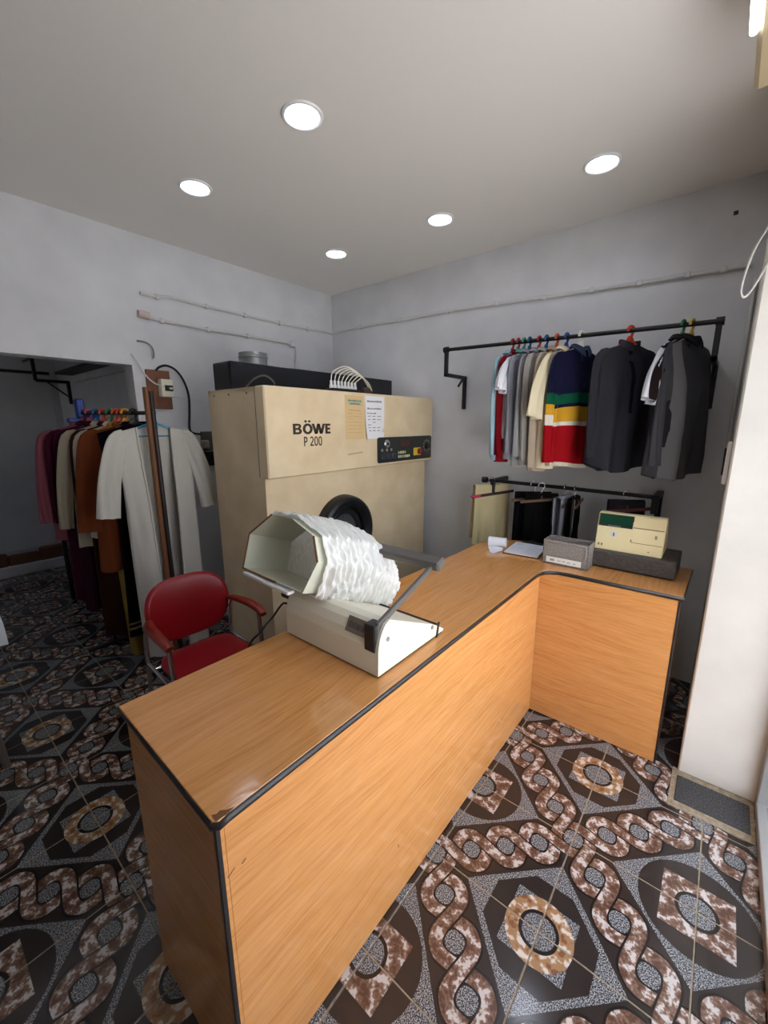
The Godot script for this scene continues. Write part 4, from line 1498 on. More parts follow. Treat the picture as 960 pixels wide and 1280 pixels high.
# a garment on a hanger; the rail point is the origin, its shoulder line runs along x and its front faces +z
# d: w, len, col, sleeve ("", "short", "long"), bands [[from_v, colour]...], open (front gap), flare, depth, sd, collar, back
func garment(called: String, label: String, category: String, rail: Vector3, turn: float, group: String, d: Dictionary) -> Node3D:
	var o := thing(called, label, category, rail, turn, group)
	var hw: float = d.get("w", 0.43) / 2.0
	var ln: float = d.get("len", 0.72)
	var col: Color = d.col
	var dep: float = d.get("depth", 0.055)
	var flare: float = d.get("flare", 0.06)
	var gap: float = d.get("open", 0.0)
	var sd: int = d.get("sd", 1)
	var y0: float = d.get("top", -0.078)
	var bands: Array = d.get("bands", [])
	var back: float = d.get("back", 0.0)
	var skew: float = d.get("skew", 0.0)      # how far the hem swings sideways
	var fn := FastNoiseLite.new()
	fn.seed = sd
	fn.frequency = 1.0
	var m := cloth(Color(1, 1, 1), 0.88, back)
	var slope: float = d.get("slope", 0.30)
	var ytop := func(x: float) -> float:
		return y0 - slope * maxf(0.0, absf(x) - 0.055)
	# rows down the body, doubled at colour changes
	var vs := []
	var cols := []
	var NV := 16
	var stops := [0.0]
	for k in range(1, NV + 1):
		stops.append(float(k) / NV)
	var bcol := func(v: float) -> Color:
		var c := col
		for b: Array in bands:
			if v >= b[0]:
				c = b[1]
		return c.srgb_to_linear()
	for k in stops.size():
		vs.append(stops[k])
		cols.append(bcol.call(stops[k] + 1e-4 if k == 0 else stops[k] - 1e-4))
		if k < stops.size() - 1:
			for b: Array in bands:
				if b[0] >= stops[k] and b[0] < stops[k + 1] and b[0] > 0.0:
					vs.append(b[0])
					cols.append(bcol.call(b[0] - 0.001))
					vs.append(b[0] + 0.0004)
					cols.append(bcol.call(b[0] + 0.001))
	var NU := 56
	var rows := []
	var ph := fn.get_noise_1d(3.3) * 6.0
	var kf: float = d.get("folds", 9.0)
	for v: float in vs:
		var row := []
		var half := hw * (1.0 + flare * v) * (1.0 - 0.10 * smoothstep(0.0, 0.22, v) * (1.0 - v))
		var dp := lerpf(0.010, dep, smoothstep(0.0, 0.35, v))
		for k in NU + 1:
			var t := float(k) / NU
			var g0: float = 0.0
			if gap > 0:
				g0 = asin(clampf(gap * (1.0 - 0.45 * v) / half, 0, 0.9))
			var a := lerpf(g0, TAU - g0, t)
			var sx := sin(a)
			var x := half * signf(sx) * pow(absf(sx), 0.85)
			var cz := cos(a)
			var z := dp * signf(cz) * pow(absf(cz), 0.7)
			var amp: float = d.get("amp", 0.020) * smoothstep(0.05, 0.6, v)
			z += amp * (sin(x / hw * kf + ph + v * 1.4) + 0.6 * sin(x / hw * kf * 0.53 + ph * 2.0 - v))
			z += fn.get_noise_3d(x * 9.0, v * 2.4, cz * 0.6) * 0.012 * smoothstep(0.0, 0.3, v)
			var hem: float = -ln + d.get("hem", 0.012) * sin(x / hw * 3.0 + ph) - d.get("tail", 0.0) * (1.0 - pow(x / half, 2))
			var y: float = lerpf(ytop.call(x), hem, v)
			row.append(Vector3(x + skew * v * v + d.get("dx", 0.0) * smoothstep(0.0, 0.3, v), y, z))
		rows.append(row)
	var body := MB.new().grid(rows, false, cols)
	obj("body", body, m, o, false)
	# sleeves
	var kind: String = d.get("sleeve", "short")
	if kind:
		for s: float in [-1.0, 1.0]:
			var sl := MB.new()
			var L: float = d.get("sl_len", 0.22 if kind == "short" else 0.56)
			var spread: float = d.get("spread", 0.08 if kind == "short" else 0.0)
			if s > 0 and kind == "short":
				spread *= 0.1
			var top: float = ytop.call(hw)
			var pts := path([Vector3(s * (hw - 0.07), top - 0.03, 0), Vector3(s * (hw - 0.022), top - 0.062, 0.0), Vector3(s * (hw + spread * 0.55), top - L * 0.55, 0.006), Vector3(s * (hw + spread), top - L, 0.012)], 5)
			var srows := []
			var scols := []
			var n := pts.size()
			var scol: Color = d.get("sl_col", bcol.call(0.02).linear_to_srgb())
			for i in n:
				var f := i / (n - 1.0)
				var tdir: Vector3 = (Vector3(pts[mini(i + 1, n - 1)]) - Vector3(pts[maxi(i - 1, 0)])).normalized()
				var across := Vector3(tdir.y, -tdir.x, 0).normalized()
				var wide: float = lerpf(0.056, d.get("cuff", 0.062 if kind == "short" else 0.040), f)
				if i == 0:
					wide = 0.035
				var row := []
				for k in 20:
					var a := TAU * k / 20.0
					var fold := 1.0 + 0.30 * sin(a * 3.0 + f * 5.0 + sd) + 0.18 * sin(a * 5.0 - f * 7.0)
					row.append(Vector3(pts[i]) + across * cos(a) * wide + Vector3(0, 0, 1) * sin(a) * (0.010 + 0.009 * f) * fold + Vector3(skew * f * f * 0.4, 0, (0.003 + 0.008 * f) * sin(cos(a) * 7.0 + f * 4.0 + sd)))
				if d.get("sl_bands", false) and i > 0:
					srows.append(row)
					scols.append(scols[-1])
				srows.append(row)
				scols.append(scol.srgb_to_linear() if not d.get("sl_bands", false) else bcol.call(clampf((top - Vector3(pts[i]).y) / (ln + top) + 0.08, 0.0, 0.96)))
			if d.has("cuff_col"):
				scols[-1] = Color(d.cuff_col).srgb_to_linear()
				scols[-2] = Color(d.cuff_col).srgb_to_linear()
			sl.grid(srows, true, scols)
			var so := obj("sleeve", sl, m, o, false)
			if d.has("stripe") and s < 0:
				# printed tape down the sleeve
				var tp := MB.new()
				tp.col = Color(d.stripe).srgb_to_linear()
				var tr := []
				for i in range(4, n):
					tr.append([srows[i][3] + Vector3(0, 0, 0.004), srows[i][5] + Vector3(0, 0, 0.004), srows[i][7] + Vector3(0, 0, 0.004)])
				tp.grid(tr)
				obj("sleeve_tape", tp, m, so, false)
	# collar: a band that folds over
	var ck: String = d.get("collar", "fold")
	if ck:
		var cc: Color = d.get("collar_col", col)
		var cb := MB.new()
		cb.col = cc.srgb_to_linear()
		var inner := []
		var ridge := []
		var outer := []
		for k in 25:
			var t := k / 24.0
			var a := lerpf(0.16, TAU - 0.16, t)     # opens at the front
			var rx := 0.068
			var rz := 0.040
			var dip := 0.030 * pow(maxf(0, cos(a)), 2)
			inner.append(Vector3(sin(a) * rx, y0 - 0.012 - dip, cos(a) * rz))
			ridge.append(Vector3(sin(a) * rx * 0.98, y0 + 0.026 - dip * 0.8, cos(a) * rz))
			var drop := 0.022 + 0.03 * pow(maxf(0, cos(a)), 3)
			outer.append(Vector3(sin(a) * (rx + 0.016), y0 + 0.026 - dip - drop, cos(a) * (rz + 0.014)))
		cb.grid([inner, ridge] if ck == "stand" else [inner, ridge, outer])
		obj("collar", cb, m, o, false)
		if d.get("placket", false):
			var pk := MB.new()
			pk.col = (d.get("placket_col", cc.darkened(0.25)) as Color).srgb_to_linear()
			var pr := []
			for k in 8:
				var v: float = k / 7.0 * float(d.get("placket_to", 0.3))
				var i := int(round(v * NV))
				var c0: Vector3 = Vector3(0, lerpf(y0 - 0.03, -ln, v), 0)
				var zf := -1.0
				for p: Vector3 in rows[clampi(i, 0, rows.size() - 1)]:
					if absf(p.x) < 0.03:
						zf = maxf(zf, p.z)
				pr.append([c0 + Vector3(-0.014, 0, zf + 0.004), c0 + Vector3(0.014, 0, zf + 0.004)])
			pk.grid(pr)
			obj("placket", pk, m, o, false)
	if d.has("panel"):
		var pn := MB.new()
		pn.col = Color(d.panel).srgb_to_linear()
		var pr2 := []
		for r: Array in rows:
			var q := []
			for k in range(NU - 9, NU - 3):
				q.append(Vector3(r[k]) + Vector3(-0.001, 0, 0.004))
			pr2.append(q)
		pn.grid(pr2)
		obj("front_panel", pn, m, o, false)
	if d.get("tag", false):
		var tg := MB.new()
		tg.box(Vector3(0, y0 - 0.004, -0.030), Vector3(0.028, 0.022, 0.002))
		obj("neck_label", tg, M.white, o, false)
	if gap > 0:
		# turned edges along the open front
		for e: int in [0, NU]:
			var pts := []
			for r: Array in rows:
				pts.append(Vector3(r[e]) + Vector3(0, 0, 0.002))
			var eb := MB.new()
			eb.col = col.srgb_to_linear()
			eb.tube(pts, 0.007, 6)
			obj("front_edge", eb, m, o, false)
	return o


func build_upper_garments() -> void:
	var x := 2.78
	var Y := func(z: float) -> float:
		return lerpf(2.188, 2.150, (z + 1.70) / 1.605) + 0.002
	var g := "shirts on the high wall rail"
	var hg := "plastic hangers on the high wall rail"
	var beige := rgb(176, 160, 140)
	var list := [
		["light_blue_shirt", "pale blue shirt, farthest from the striped polo on the high rail", "shirt", 641, -2.0, rgb(150, 22, 30), "dark red hanger carrying the pale blue shirt", {"col": rgb(160, 190, 200), "len": 0.76, "sleeve": "long", "sl_len": 0.6, "sd": 2}],
		["maroon_shirt", "maroon shirt hanging next to the pale blue one", "shirt", 648, -3.0, rgb(150, 30, 40), "red hanger carrying the maroon shirt", {"col": rgb(122, 20, 26), "len": 0.76, "sleeve": "long", "sl_len": 0.6, "sd": 3}],
		["white_tee", "white short-sleeved top with green neck trim beside the maroon shirt", "shirt", 655, -5.0, rgb(60, 140, 120), "green hanger carrying the white top", {"col": rgb(228, 228, 234), "len": 0.62, "sleeve": "short", "sl_len": 0.2, "sd": 4, "collar_col": rgb(70, 150, 130), "flare": 0.0}],
		["grey_shirt", "light grey shirt hanging next to the white top", "shirt", 662, -6.0, rgb(20, 90, 130), "teal blue hanger carrying the light grey shirt", {"col": rgb(138, 138, 146), "len": 0.74, "sleeve": "long", "sl_len": 0.58, "sd": 5}],
		["melange_shirt", "mid grey melange long-sleeved shirt between the light grey and beige ones", "shirt", 674, -7.0, rgb(170, 40, 44), "red hanger carrying the grey melange shirt", {"col": rgb(150, 150, 150), "len": 0.78, "sleeve": "long", "sl_len": 0.6, "sd": 6}],
		["stone_shirt", "stone grey shirt with a beige lining edge", "shirt", 683, -8.0, rgb(22, 84, 140), "blue hanger carrying the stone grey shirt", {"col": rgb(158, 152, 146), "len": 0.77, "sleeve": "long", "sl_len": 0.62, "sd": 16}],
		["beige_shirt", "beige long-sleeved shirt beside the cream one", "shirt", 696, -9.0, rgb(214, 84, 22), "orange hanger carrying the beige shirt", {"col": beige, "len": 0.80, "sleeve": "long", "sl_len": 0.66, "sd": 7, "amp": 0.016}],
		["cream_shirt", "cream short-sleeved shirt just behind the striped polo", "shirt", 708, -12.0, rgb(20, 60, 130), "dark blue hanger carrying the cream shirt", {"col": rgb(226, 212, 178), "len": 0.78, "sleeve": "short", "sl_len": 0.36, "spread": 0.10, "cuff": 0.075, "w": 0.43, "sd": 8}],
		["striped_polo", "rugby polo striped navy, green, yellow, white and red", "polo shirt", 726, -20.0, rgb(226, 224, 208), "white hanger carrying the striped rugby polo", {"col": rgb(24, 26, 52), "len": 0.78, "sleeve": "long", "sl_len": 0.62, "w": 0.44, "sd": 9, "amp": 0.014, "tag": true, "placket": true, "collar_col": rgb(52, 62, 84),
			"sl_bands": true, "spread": 0.02, "bands": [[0.36, rgb(20, 84, 58)], [0.445, rgb(22, 24, 48)], [0.475, rgb(212, 158, 44)], [0.60, rgb(226, 216, 200)], [0.635, rgb(158, 20, 28)], [0.965, rgb(216, 202, 178)]]}],
		["charcoal_shirt", "charcoal long-sleeved shirt with open neck, facing outwards", "shirt", 787, -34.0, rgb(198, 54, 26), "orange red hanger carrying the charcoal shirt", {"col": rgb(50, 51, 57), "len": 0.74, "sleeve": "long", "sl_len": 0.58, "w": 0.41, "sd": 10, "collar": "stand", "tag": true, "placket": true, "placket_to": 0.55, "placket_col": rgb(24, 24, 28), "tail": 0.05, "flare": 0.04}],
		["sport_top", "black sports top with white short sleeves, half hidden by the slate polo", "shirt", 851, -16.0, rgb(24, 110, 70), "green hanger carrying the black sports top", {"col": rgb(44, 40, 44), "sl_col": rgb(222, 222, 228), "len": 0.62, "sleeve": "short", "sl_len": 0.27, "spread": 0.10, "cuff": 0.06, "sd": 11, "stripe": rgb(34, 24, 28), "w": 0.44, "flare": -0.1}],
		["slate_shirt", "slate and charcoal panelled polo nearest the side wall", "polo shirt", 862, -21.0, rgb(196, 168, 60), "yellow hanger carrying the slate panelled polo", {"col": rgb(62, 61, 66), "len": 0.78, "sleeve": "long", "sl_len": 0.60, "w": 0.42, "sd": 12, "collar_col": rgb(30, 30, 34), "bands": [[0.0, rgb(72, 71, 76)]], "panel": rgb(112, 112, 114), "tail": 0.02}],
	]
	for e: Array in list:
		var z := on_x(e[3], 430, x).z
		var p := Vector3(x, Y.call(z), z)
		garment(e[0], e[1], e[2], p, e[4], g, e[7])
		hanger(p, e[4], e[5], e[6], hg, 0.36)


# trousers or cloth folded over a hanger bar
func folded(called: String, label: String, category: String, rail: Vector3, turn: float, group: String, w: float, front: float, back: float, y0: float, col: Color, stripe := Color(0, 0, 0, 0), sd := 1, waist := 0.0) -> Node3D:
	var o := thing(called, label, category, rail, turn, group)
	var m := cloth(Color(1, 1, 1), 0.9)
	var fn := FastNoiseLite.new()
	fn.seed = sd
	fn.frequency = 1.0
	var b := MB.new()
	b.col = col.srgb_to_linear()
	var rows := []
	var prof := []
	for k in 9:
		prof.append(Vector2(0.024, -front + (front - 0.0) * k / 8.0))
	for k in range(1, 8):
		var a := PI * k / 8.0
		prof.append(Vector2(cos(a) * 0.024, sin(a) * 0.016))
	for k in 9:
		prof.append(Vector2(-0.024, -back * k / 8.0))
	for q: Vector2 in prof:
		var row := []
		var drop := clampf(-q.y / maxf(front, 0.1), 0, 1)
		for k in 25:
			var u := k / 24.0 - 0.5
			var z := q.x + (0.012 * sin(u * 16.0 + sd) + fn.get_noise_2d(u * 5.0, q.y * 4.0) * 0.02) * drop * signf(q.x + 1e-6)
			row.append(Vector3(u * w * (1.0 + waist * drop), y0 + q.y + 0.004 * sin(u * 20.0 + sd) * drop, z))
		rows.append(row)
	b.grid(rows)
	obj("cloth", b, m, o, false)
	if stripe.a > 0:
		var sb := MB.new()
		sb.col = stripe.srgb_to_linear()
		var sr := []
		for r in 9:
			sr.append([Vector3(rows[r][20]) + Vector3(0, 0, 0.003), Vector3(rows[r][21]) + Vector3(-0.01, 0, 0.003)])
		sb.grid(sr)
		obj("side_stripe", sb, m, o, false)
	return o


func build_lower_garments() -> void:
	var x := 2.85
	var g := "trousers on the low wall rail"
	var hg := "hangers on the low wall rail"
	var Y := func(z: float) -> float:
		return lerpf(1.240, 1.223, (z + 1.37) / 1.11) + 0.002
	var wood := rgb(104, 72, 52)
	# cream trousers at the far end, over a dark bar with a pink tip
	var z := on_x(614, 605, x).z
	var p := Vector3(x, Y.call(z), z)
	folded("cream_trousers", "cream trousers folded over a dark bar hanger with a pink tip", "trousers", p, -38, g, 0.27, 0.43, 0.40, -0.045, rgb(214, 198, 152), Color(0, 0, 0, 0), 2, 0.12)
	hanger(p, -38, rgb(58, 34, 34), "dark bar hanger with pink end holding the cream trousers", hg, 0.34, true, 0.055)
	var hg_node := get_node("clothes_hanger_012") if has_node("clothes_hanger_012") else null
	if hg_node:
		obj("pink_tip", MB.new().tube([Vector3(-0.172, -0.117, 0.034), Vector3(-0.10, -0.110, 0.034)], 0.0105, 8), mat(rgb(190, 40, 90), 0.4), hg_node, false)
	z = on_x(667, 610, x).z
	p = Vector3(x, Y.call(z), z)
	folded("black_shorts", "black sports trousers doubled over a bar hanger", "trousers", p + Vector3(0, 0, 0.0), -56, g, 0.24, 0.38, 0.36, -0.066, rgb(16, 17, 22), Color(0, 0, 0, 0), 3)
	hanger(p, -58, wood, "wooden bar hanger holding the doubled black trousers", hg, 0.30, true, 0.05)
	z = on_x(675, 610, x).z
	p = Vector3(x - 0.03, Y.call(z), z + 0.02)
	folded("black_track_pants", "black track pants with a thin white side stripe", "trousers", p, -56, g, 0.22, 0.40, 0.38, -0.066, rgb(15, 16, 21), rgb(170, 172, 176), 4)
	hanger(p, -58, wood, "wooden bar hanger holding the striped black track pants", hg, 0.28, true, 0.05)
	z = on_x(706, 614, x).z
	p = Vector3(x, Y.call(z), z)
	folded("white_striped_trousers", "white and grey striped trousers on a slanting hanger", "trousers", p, -4, g, 0.24, 0.42, 0.40, -0.066, rgb(176, 176, 186), rgb(110, 112, 122), 5)
	hanger(p, 0, wood, "slanting wooden bar hanger holding the white striped trousers", hg, 0.28, true, 0.05)
	z = on_x(716, 614, x).z
	p = Vector3(x - 0.01, Y.call(z), z + 0.015)
	folded("narrow_black_trousers", "narrow black trousers beside the white striped pair", "trousers", p, 4, g, 0.17, 0.42, 0.40, -0.066, rgb(14, 14, 17), Color(0, 0, 0, 0), 6)
	hanger(p, 4, wood, "wooden bar hanger holding the narrow black trousers", hg, 0.24, true, 0.05)
	z = on_x(783, 625, x).z
	p = Vector3(x, Y.call(z), z)
	folded("dark_grey_trousers", "dark grey trousers on a brown hanger just behind the cash register", "trousers", p, -60, g, 0.20, 0.16, 0.15, -0.05, rgb(44, 42, 46), Color(0, 0, 0, 0), 7)
	hanger(p, -60, rgb(84, 44, 36), "brown bar hanger behind the cash register", hg, 0.26, true, 0.05)


# ---------- garment rack at the opening to the back room ----------
func build_left_rack() -> void:
	var a := Vector3(1.10, 1.725, -2.79)
	var b := Vector3(0.905, 1.735, -3.46)
	var dir := (b - a).normalized()
	var o := thing("garment_rack", "floor-standing clothes rack with a dark rail and blue end joint", "clothes rack", Vector3(1.0, 0, -3.1))
	obj("rail", MB.new().tube([a - dir * 0.02, b + dir * 0.03], 0.0125, 10), M.rod, o)
	obj("upright", MB.new().tube([Vector3(a.x, 0.02, a.z + 0.02), a + Vector3(0, 0.13, 0.02)], 0.016, 10), M.pole_dark, o)
	obj("upright", MB.new().tube([Vector3(b.x, 0.02, b.z), b], 0.014, 10), M.pole_dark, o)
	var bj := MB.new()
	bj.box(b + Vector3(0, 0.03, 0), Vector3(0.05, 0.13, 0.05), 0.008)
	bj.box(b + Vector3(0.05, -0.02, 0), Vector3(0.10, 0.045, 0.05), 0.008)
	bj.box(b + Vector3(-0.045, -0.05, 0), Vector3(0.07, 0.03, 0.045), 0.006)
	obj("end_joint", bj, M.blue, o)
	for q: Vector3 in [a, b]:
		obj("foot", MB.new().box(Vector3(q.x, 0.012, q.z), Vector3(0.36, 0.024, 0.04), 0.004), M.pole_dark, o)
	# wooden pole standing against the rack's front end
	var pl := MB.new().tube([on_z(213, 728, -2.735) + Vector3(0.0, 0, 0.0), on_z(181, 484, -2.735)], 0.014, 10)
	var top := on_z(181, 484, -2.735)
	var low := on_z(210, 726, -2.735)
	var dd := (low - top) / (top.y - low.y)
	var bottom := top + dd * top.y
	var wp := MB.new().tube([bottom, top], 0.0155, 12)
	tag(obj("wooden_pole", wp, M.pole), "brown wooden pole standing in front of the white robe", "pole")

	var g := "garments on the floor-standing rack"
	var hg := "coloured hangers on the floor-standing rack"
	var list := [
		["white_robe", "long sheer white open robe at the front of the rack", "robe", 0.0, -6.0, rgb(60, 150, 190), "sky blue hanger carrying the white robe", {"col": rgb(206, 202, 192), "len": 1.60, "sleeve": "long", "sl_len": 0.50, "spread": 0.075, "cuff": 0.062, "w": 0.46, "open": 0.085, "flare": -0.12, "depth": 0.05, "sd": 31, "back": 0.25, "top": -0.075, "collar": "", "amp": 0.010, "slope": 0.28}],
		["black_abaya", "long black gown with gold patterned hem behind the white robe", "gown", 0.235, -8.0, rgb(24, 24, 24), "black hanger carrying the black gown", {"col": rgb(13, 12, 13), "len": 1.50, "sleeve": "", "w": 0.42, "flare": 0.16, "dx": 0.05, "depth": 0.035, "amp": 0.008, "sd": 32, "bands": [[0.925, rgb(120, 104, 74)], [0.935, rgb(14, 13, 13)], [0.95, rgb(132, 116, 84)], [0.962, rgb(14, 13, 13)]]}],
		["rust_tunic", "rust brown tunic with wide sleeves on the rack", "tunic", 0.35, -16.0, rgb(226, 160, 30), "yellow hanger carrying the rust brown tunic", {"col": rgb(112, 58, 30), "len": 1.02, "sleeve": "long", "sl_len": 0.62, "spread": 0.03, "cuff": 0.08, "w": 0.46, "flare": 0.12, "depth": 0.06, "sd": 33}],
		["ochre_gown", "long ochre yellow gown reaching almost to the floor", "gown", 0.42, -10.0, rgb(208, 62, 24), "red hanger carrying the ochre gown", {"col": rgb(150, 122, 62), "len": 1.66, "sleeve": "", "w": 0.32, "flare": -0.2, "depth": 0.06, "sd": 34}],
		["ivory_blouse", "ivory blouse between the rust tunic and brown coat", "blouse", 0.48, -14.0, rgb(214, 84, 22), "orange hanger carrying the ivory blouse", {"col": rgb(190, 180, 164), "len": 0.80, "sleeve": "long", "sl_len": 0.5, "w": 0.44, "sd": 35}],
		["brown_coat", "long dark brown coat behind the ivory blouse", "coat", 0.56, -12.0, rgb(30, 130, 80), "green hanger carrying the brown coat", {"col": rgb(58, 32, 24), "len": 1.55, "sleeve": "long", "sl_len": 0.6, "w": 0.42, "flare": 0.0, "sd": 36, "depth": 0.06}],
		["cream_cardigan", "cream cardigan with fringed shoulder on the rack", "cardigan", 0.66, -16.0, rgb(216, 66, 26), "orange red hanger carrying the cream cardigan", {"col": rgb(162, 152, 132), "len": 0.90, "sleeve": "long", "sl_len": 0.62, "spread": 0.06, "w": 0.46, "sd": 37}],
		["plum_dress", "dark plum dress behind the cream cardigan", "dress", 0.76, -14.0, rgb(30, 110, 170), "blue hanger carrying the plum dress", {"col": rgb(52, 18, 34), "len": 1.35, "sleeve": "long", "sl_len": 0.6, "w": 0.45, "flare": 0.0, "sd": 38}],
		["maroon_dress", "deep maroon dress next to the pink shirt on the rack", "dress", 0.87, -14.0, rgb(190, 80, 120), "pink hanger carrying the maroon dress", {"col": rgb(66, 16, 36), "len": 1.30, "sleeve": "long", "sl_len": 0.6, "w": 0.47, "flare": 0.0, "sd": 39}],
		["pink_shirt", "dusty pink patterned shirt at the far end of the rack", "shirt", 0.97, -14.0, rgb(120, 40, 40), "dark red hanger carrying the pink shirt", {"col": rgb(140, 80, 90), "len": 0.85, "sleeve": "long", "sl_len": 0.6, "w": 0.49, "spread": 0.04, "sd": 40}],
	]
	for e: Array in list:
		var p := a.lerp(b, e[3])
		var hem_gap: float = p.y - float(e[7].len)
		garment(e[0], e[1], e[2], p, e[4], g, e[7])
		hanger(p + Vector3(0, 0.002, 0), e[4], e[5], e[6], hg, 0.36)


# ---------- pipes, cables and boxes on the walls ----------
func build_wall_services() -> void:
	var zc := ZW + 0.014
	# upper conduit round the corner and along the right wall
	var pts := []
	for q: Vector2 in [Vector2(175, 366), Vector2(196, 371), Vector2(215, 372), Vector2(258, 383), Vector2(306, 394), Vector2(350, 404), Vector2(385, 411), Vector2(408, 415)]:
		pts.append(on_z(q.x, q.y, zc))
	var corner: Vector3 = pts[-1]
	pts.append(Vector3(XW - 0.03, corner.y - 0.005, ZW + 0.02))
	for q: Vector2 in [Vector2(422, 415), Vector2(450, 409), Vector2(500, 400), Vector2(560, 389), Vector2(620, 380), Vector2(680, 372), Vector2(740, 363), Vector2(800, 354), Vector2(860, 344), Vector2(905, 337), Vector2(940, 331)]:
		pts.append(on_x(q.x, q.y, XW - 0.014))
	var o := thing("cable_conduit", "pale cable conduit clipped along both walls under the ceiling", "conduit", Vector3(2.0, 2.5, -2.0))
	obj("pipe", MB.new().tube(path(pts, 4), 0.011, 8), M.pipe, o)
	for i in pts.size():
		if i in [1, 3, 4, 5, 6, 9, 10, 11, 12, 13, 14, 15, 16, 17, 18]:
			obj("clip", MB.new().box(pts[i], Vector3(0.03, 0.034, 0.03), 0.006), M.pipe, o)
	# lower conduit with a connector, bending down behind the machine
	var lp := []
	for q: Vector2 in [Vector2(178, 394), Vector2(202, 401), Vector2(230, 406), Vector2(260, 412), Vector2(310, 420), Vector2(345, 426)]:
		lp.append(on_z(q.x, q.y, zc))
	lp.append(on_z(364, 430, zc))
	lp.append(on_z(370, 436, zc))
	lp.append(on_z(370, 452, zc))
	lp.append(on_z(370, 500, zc))
	var l := thing("branch_conduit", "pale conduit with a pinkish connector on the wall above the machine", "conduit", Vector3(1.9, 2.3, ZW))
	obj("pipe", MB.new().tube(path(lp, 4), 0.012, 8), M.pipe, l)
	for i: int in [1, 3, 4, 8]:
		obj("clip", MB.new().box(lp[i], Vector3(0.03, 0.036, 0.03), 0.006), M.pipe, l)
	obj("connector", MB.new().tube([lp[0] + Vector3(-0.03, 0.004, 0.006), lp[0] + Vector3(0.04, 0.0, 0.006)], 0.026, 12), mat(rgb(206, 186, 176), 0.5), l)
	obj("elbow_box", MB.new().box(lp[6] + Vector3(0.01, 0.0, 0.0), Vector3(0.055, 0.05, 0.035), 0.008), M.pipe, l)
	# wooden board with a breaker
	var w := thing("breaker_board", "brown wooden board with a white circuit breaker on the wall", "electrical box", Vector3(1.34, 1.77, ZW))
	obj("board", MB.new().span(Vector3(1.258, 1.768, ZW), Vector3(1.418, 2.035, ZW + 0.022), 0.003), mat(rgb(130, 82, 58), 0.7), w)
	obj("breaker", MB.new().span(Vector3(1.325, 1.848, ZW + 0.022), Vector3(1.408, 1.972, ZW + 0.085), 0.005), M.cream, w)
	obj("breaker_slot", MB.new().span(Vector3(1.348, 1.890, ZW + 0.084), Vector3(1.404, 1.93, ZW + 0.087)), M.black, w)
	obj("toggle", MB.new().box(Vector3(1.385, 1.908, ZW + 0.094), Vector3(0.02, 0.014, 0.022), 0.003), M.white, w)
	# cables
	var z1 := ZW + 0.03
	var c1 := path([on_z(192, 448, z1), on_z(192, 440, z1), on_z(189, 433, z1), on_z(182, 428, z1), on_z(171, 426, ZW + 0.004)], 5)
	tag(obj("grey_cable", MB.new().tube(c1, 0.006, 8), mat(rgb(130, 128, 124), 0.6)), "short grey cable curling out of the wall above the breaker board", "cable")
	var c2 := path([on_z(164, 442, ZW + 0.004), on_z(172, 453, z1), on_z(182, 469, z1 + 0.04), on_z(193, 479, ZW + 0.092), Vector3(1.345, 1.92, ZW + 0.088)], 5)
	tag(obj("white_cable", MB.new().tube(c2, 0.005, 8), M.pipe), "thin white cable running into the breaker's face", "cable")
	var c3 := path([on_z(195, 463, z1), on_z(199, 459, z1), on_z(208, 457, z1), on_z(220, 463, z1), on_z(230, 477, z1), on_z(236, 495, z1), on_z(237, 515, z1), on_z(237, 535, z1), on_z(241, 541, z1), on_z(252, 543, z1 + 0.02)], 5)
	tag(obj("black_cable", MB.new().tube(c3, 0.008, 8), M.cable_black), "thick black cable arching from the breaker board down the wall", "cable")
	var c4 := path([on_z(212, 494, ZW + 0.09), on_z(235, 499, z1), on_z(258, 502, z1), Vector3(1.75, 1.79, ZW + 0.01)], 5)
	tag(obj("thin_wire", MB.new().tube(c4, 0.0025, 6), M.pipe), "hair-thin pale wire from the breaker towards the machine", "wire")
	# plug socket with a plug, beside the machine's back edge
	var s := thing("wall_socket", "dark wall socket with a plug beside the back of the machine", "socket", on_z(257, 560, ZW))
	var sp := on_z(256, 552, ZW)
	obj("plate", MB.new().span(Vector3(sp.x - 0.035, sp.y - 0.07, ZW), Vector3(sp.x + 0.06, sp.y + 0.08, ZW + 0.04), 0.006), mat(rgb(92, 88, 74), 0.5), s)
	obj("plug", MB.new().box(Vector3(sp.x - 0.03, sp.y - 0.02, ZW + 0.06), Vector3(0.06, 0.07, 0.05), 0.012), mat(rgb(150, 146, 132), 0.5), s)
	obj("lower_box", MB.new().span(Vector3(sp.x - 0.03, sp.y - 0.19, ZW), Vector3(sp.x + 0.07, sp.y - 0.075, ZW + 0.05), 0.006), M.black, s)
	# cable down the right wall beside the side wall, and the light switch
	var xs := XW - 0.012
	var c5 := path([on_x(953, 345, xs), on_x(945, 400, xs), on_x(936, 450, xs), on_x(930, 490, xs), on_x(922, 520, xs), on_x(919, 545, xs), on_x(921, 560, xs)], 5)
	for i in c5.size():
		c5[i] = Vector3(c5[i].x, c5[i].y, minf(c5[i].z, 0.008))
	tag(obj("wall_cable", MB.new().tube(c5, 0.009, 8), M.pipe), "pale cable running down the wall beside the side wall", "cable")
	# switch on the side wall (z = 0.024), seen almost edge on
	var sw := thing("light_switch", "white plastic switch with a dark rocker on the side wall", "switch", Vector3(2.62, 1.46, 0.02))
	obj("plate", MB.new().span(Vector3(2.55, 1.36, 0.006), Vector3(2.69, 1.56, 0.024), 0.004), M.white, sw)
	obj("rocker", MB.new().span(Vector3(2.585, 1.40, -0.002), Vector3(2.655, 1.53, 0.007), 0.003), M.black, sw)
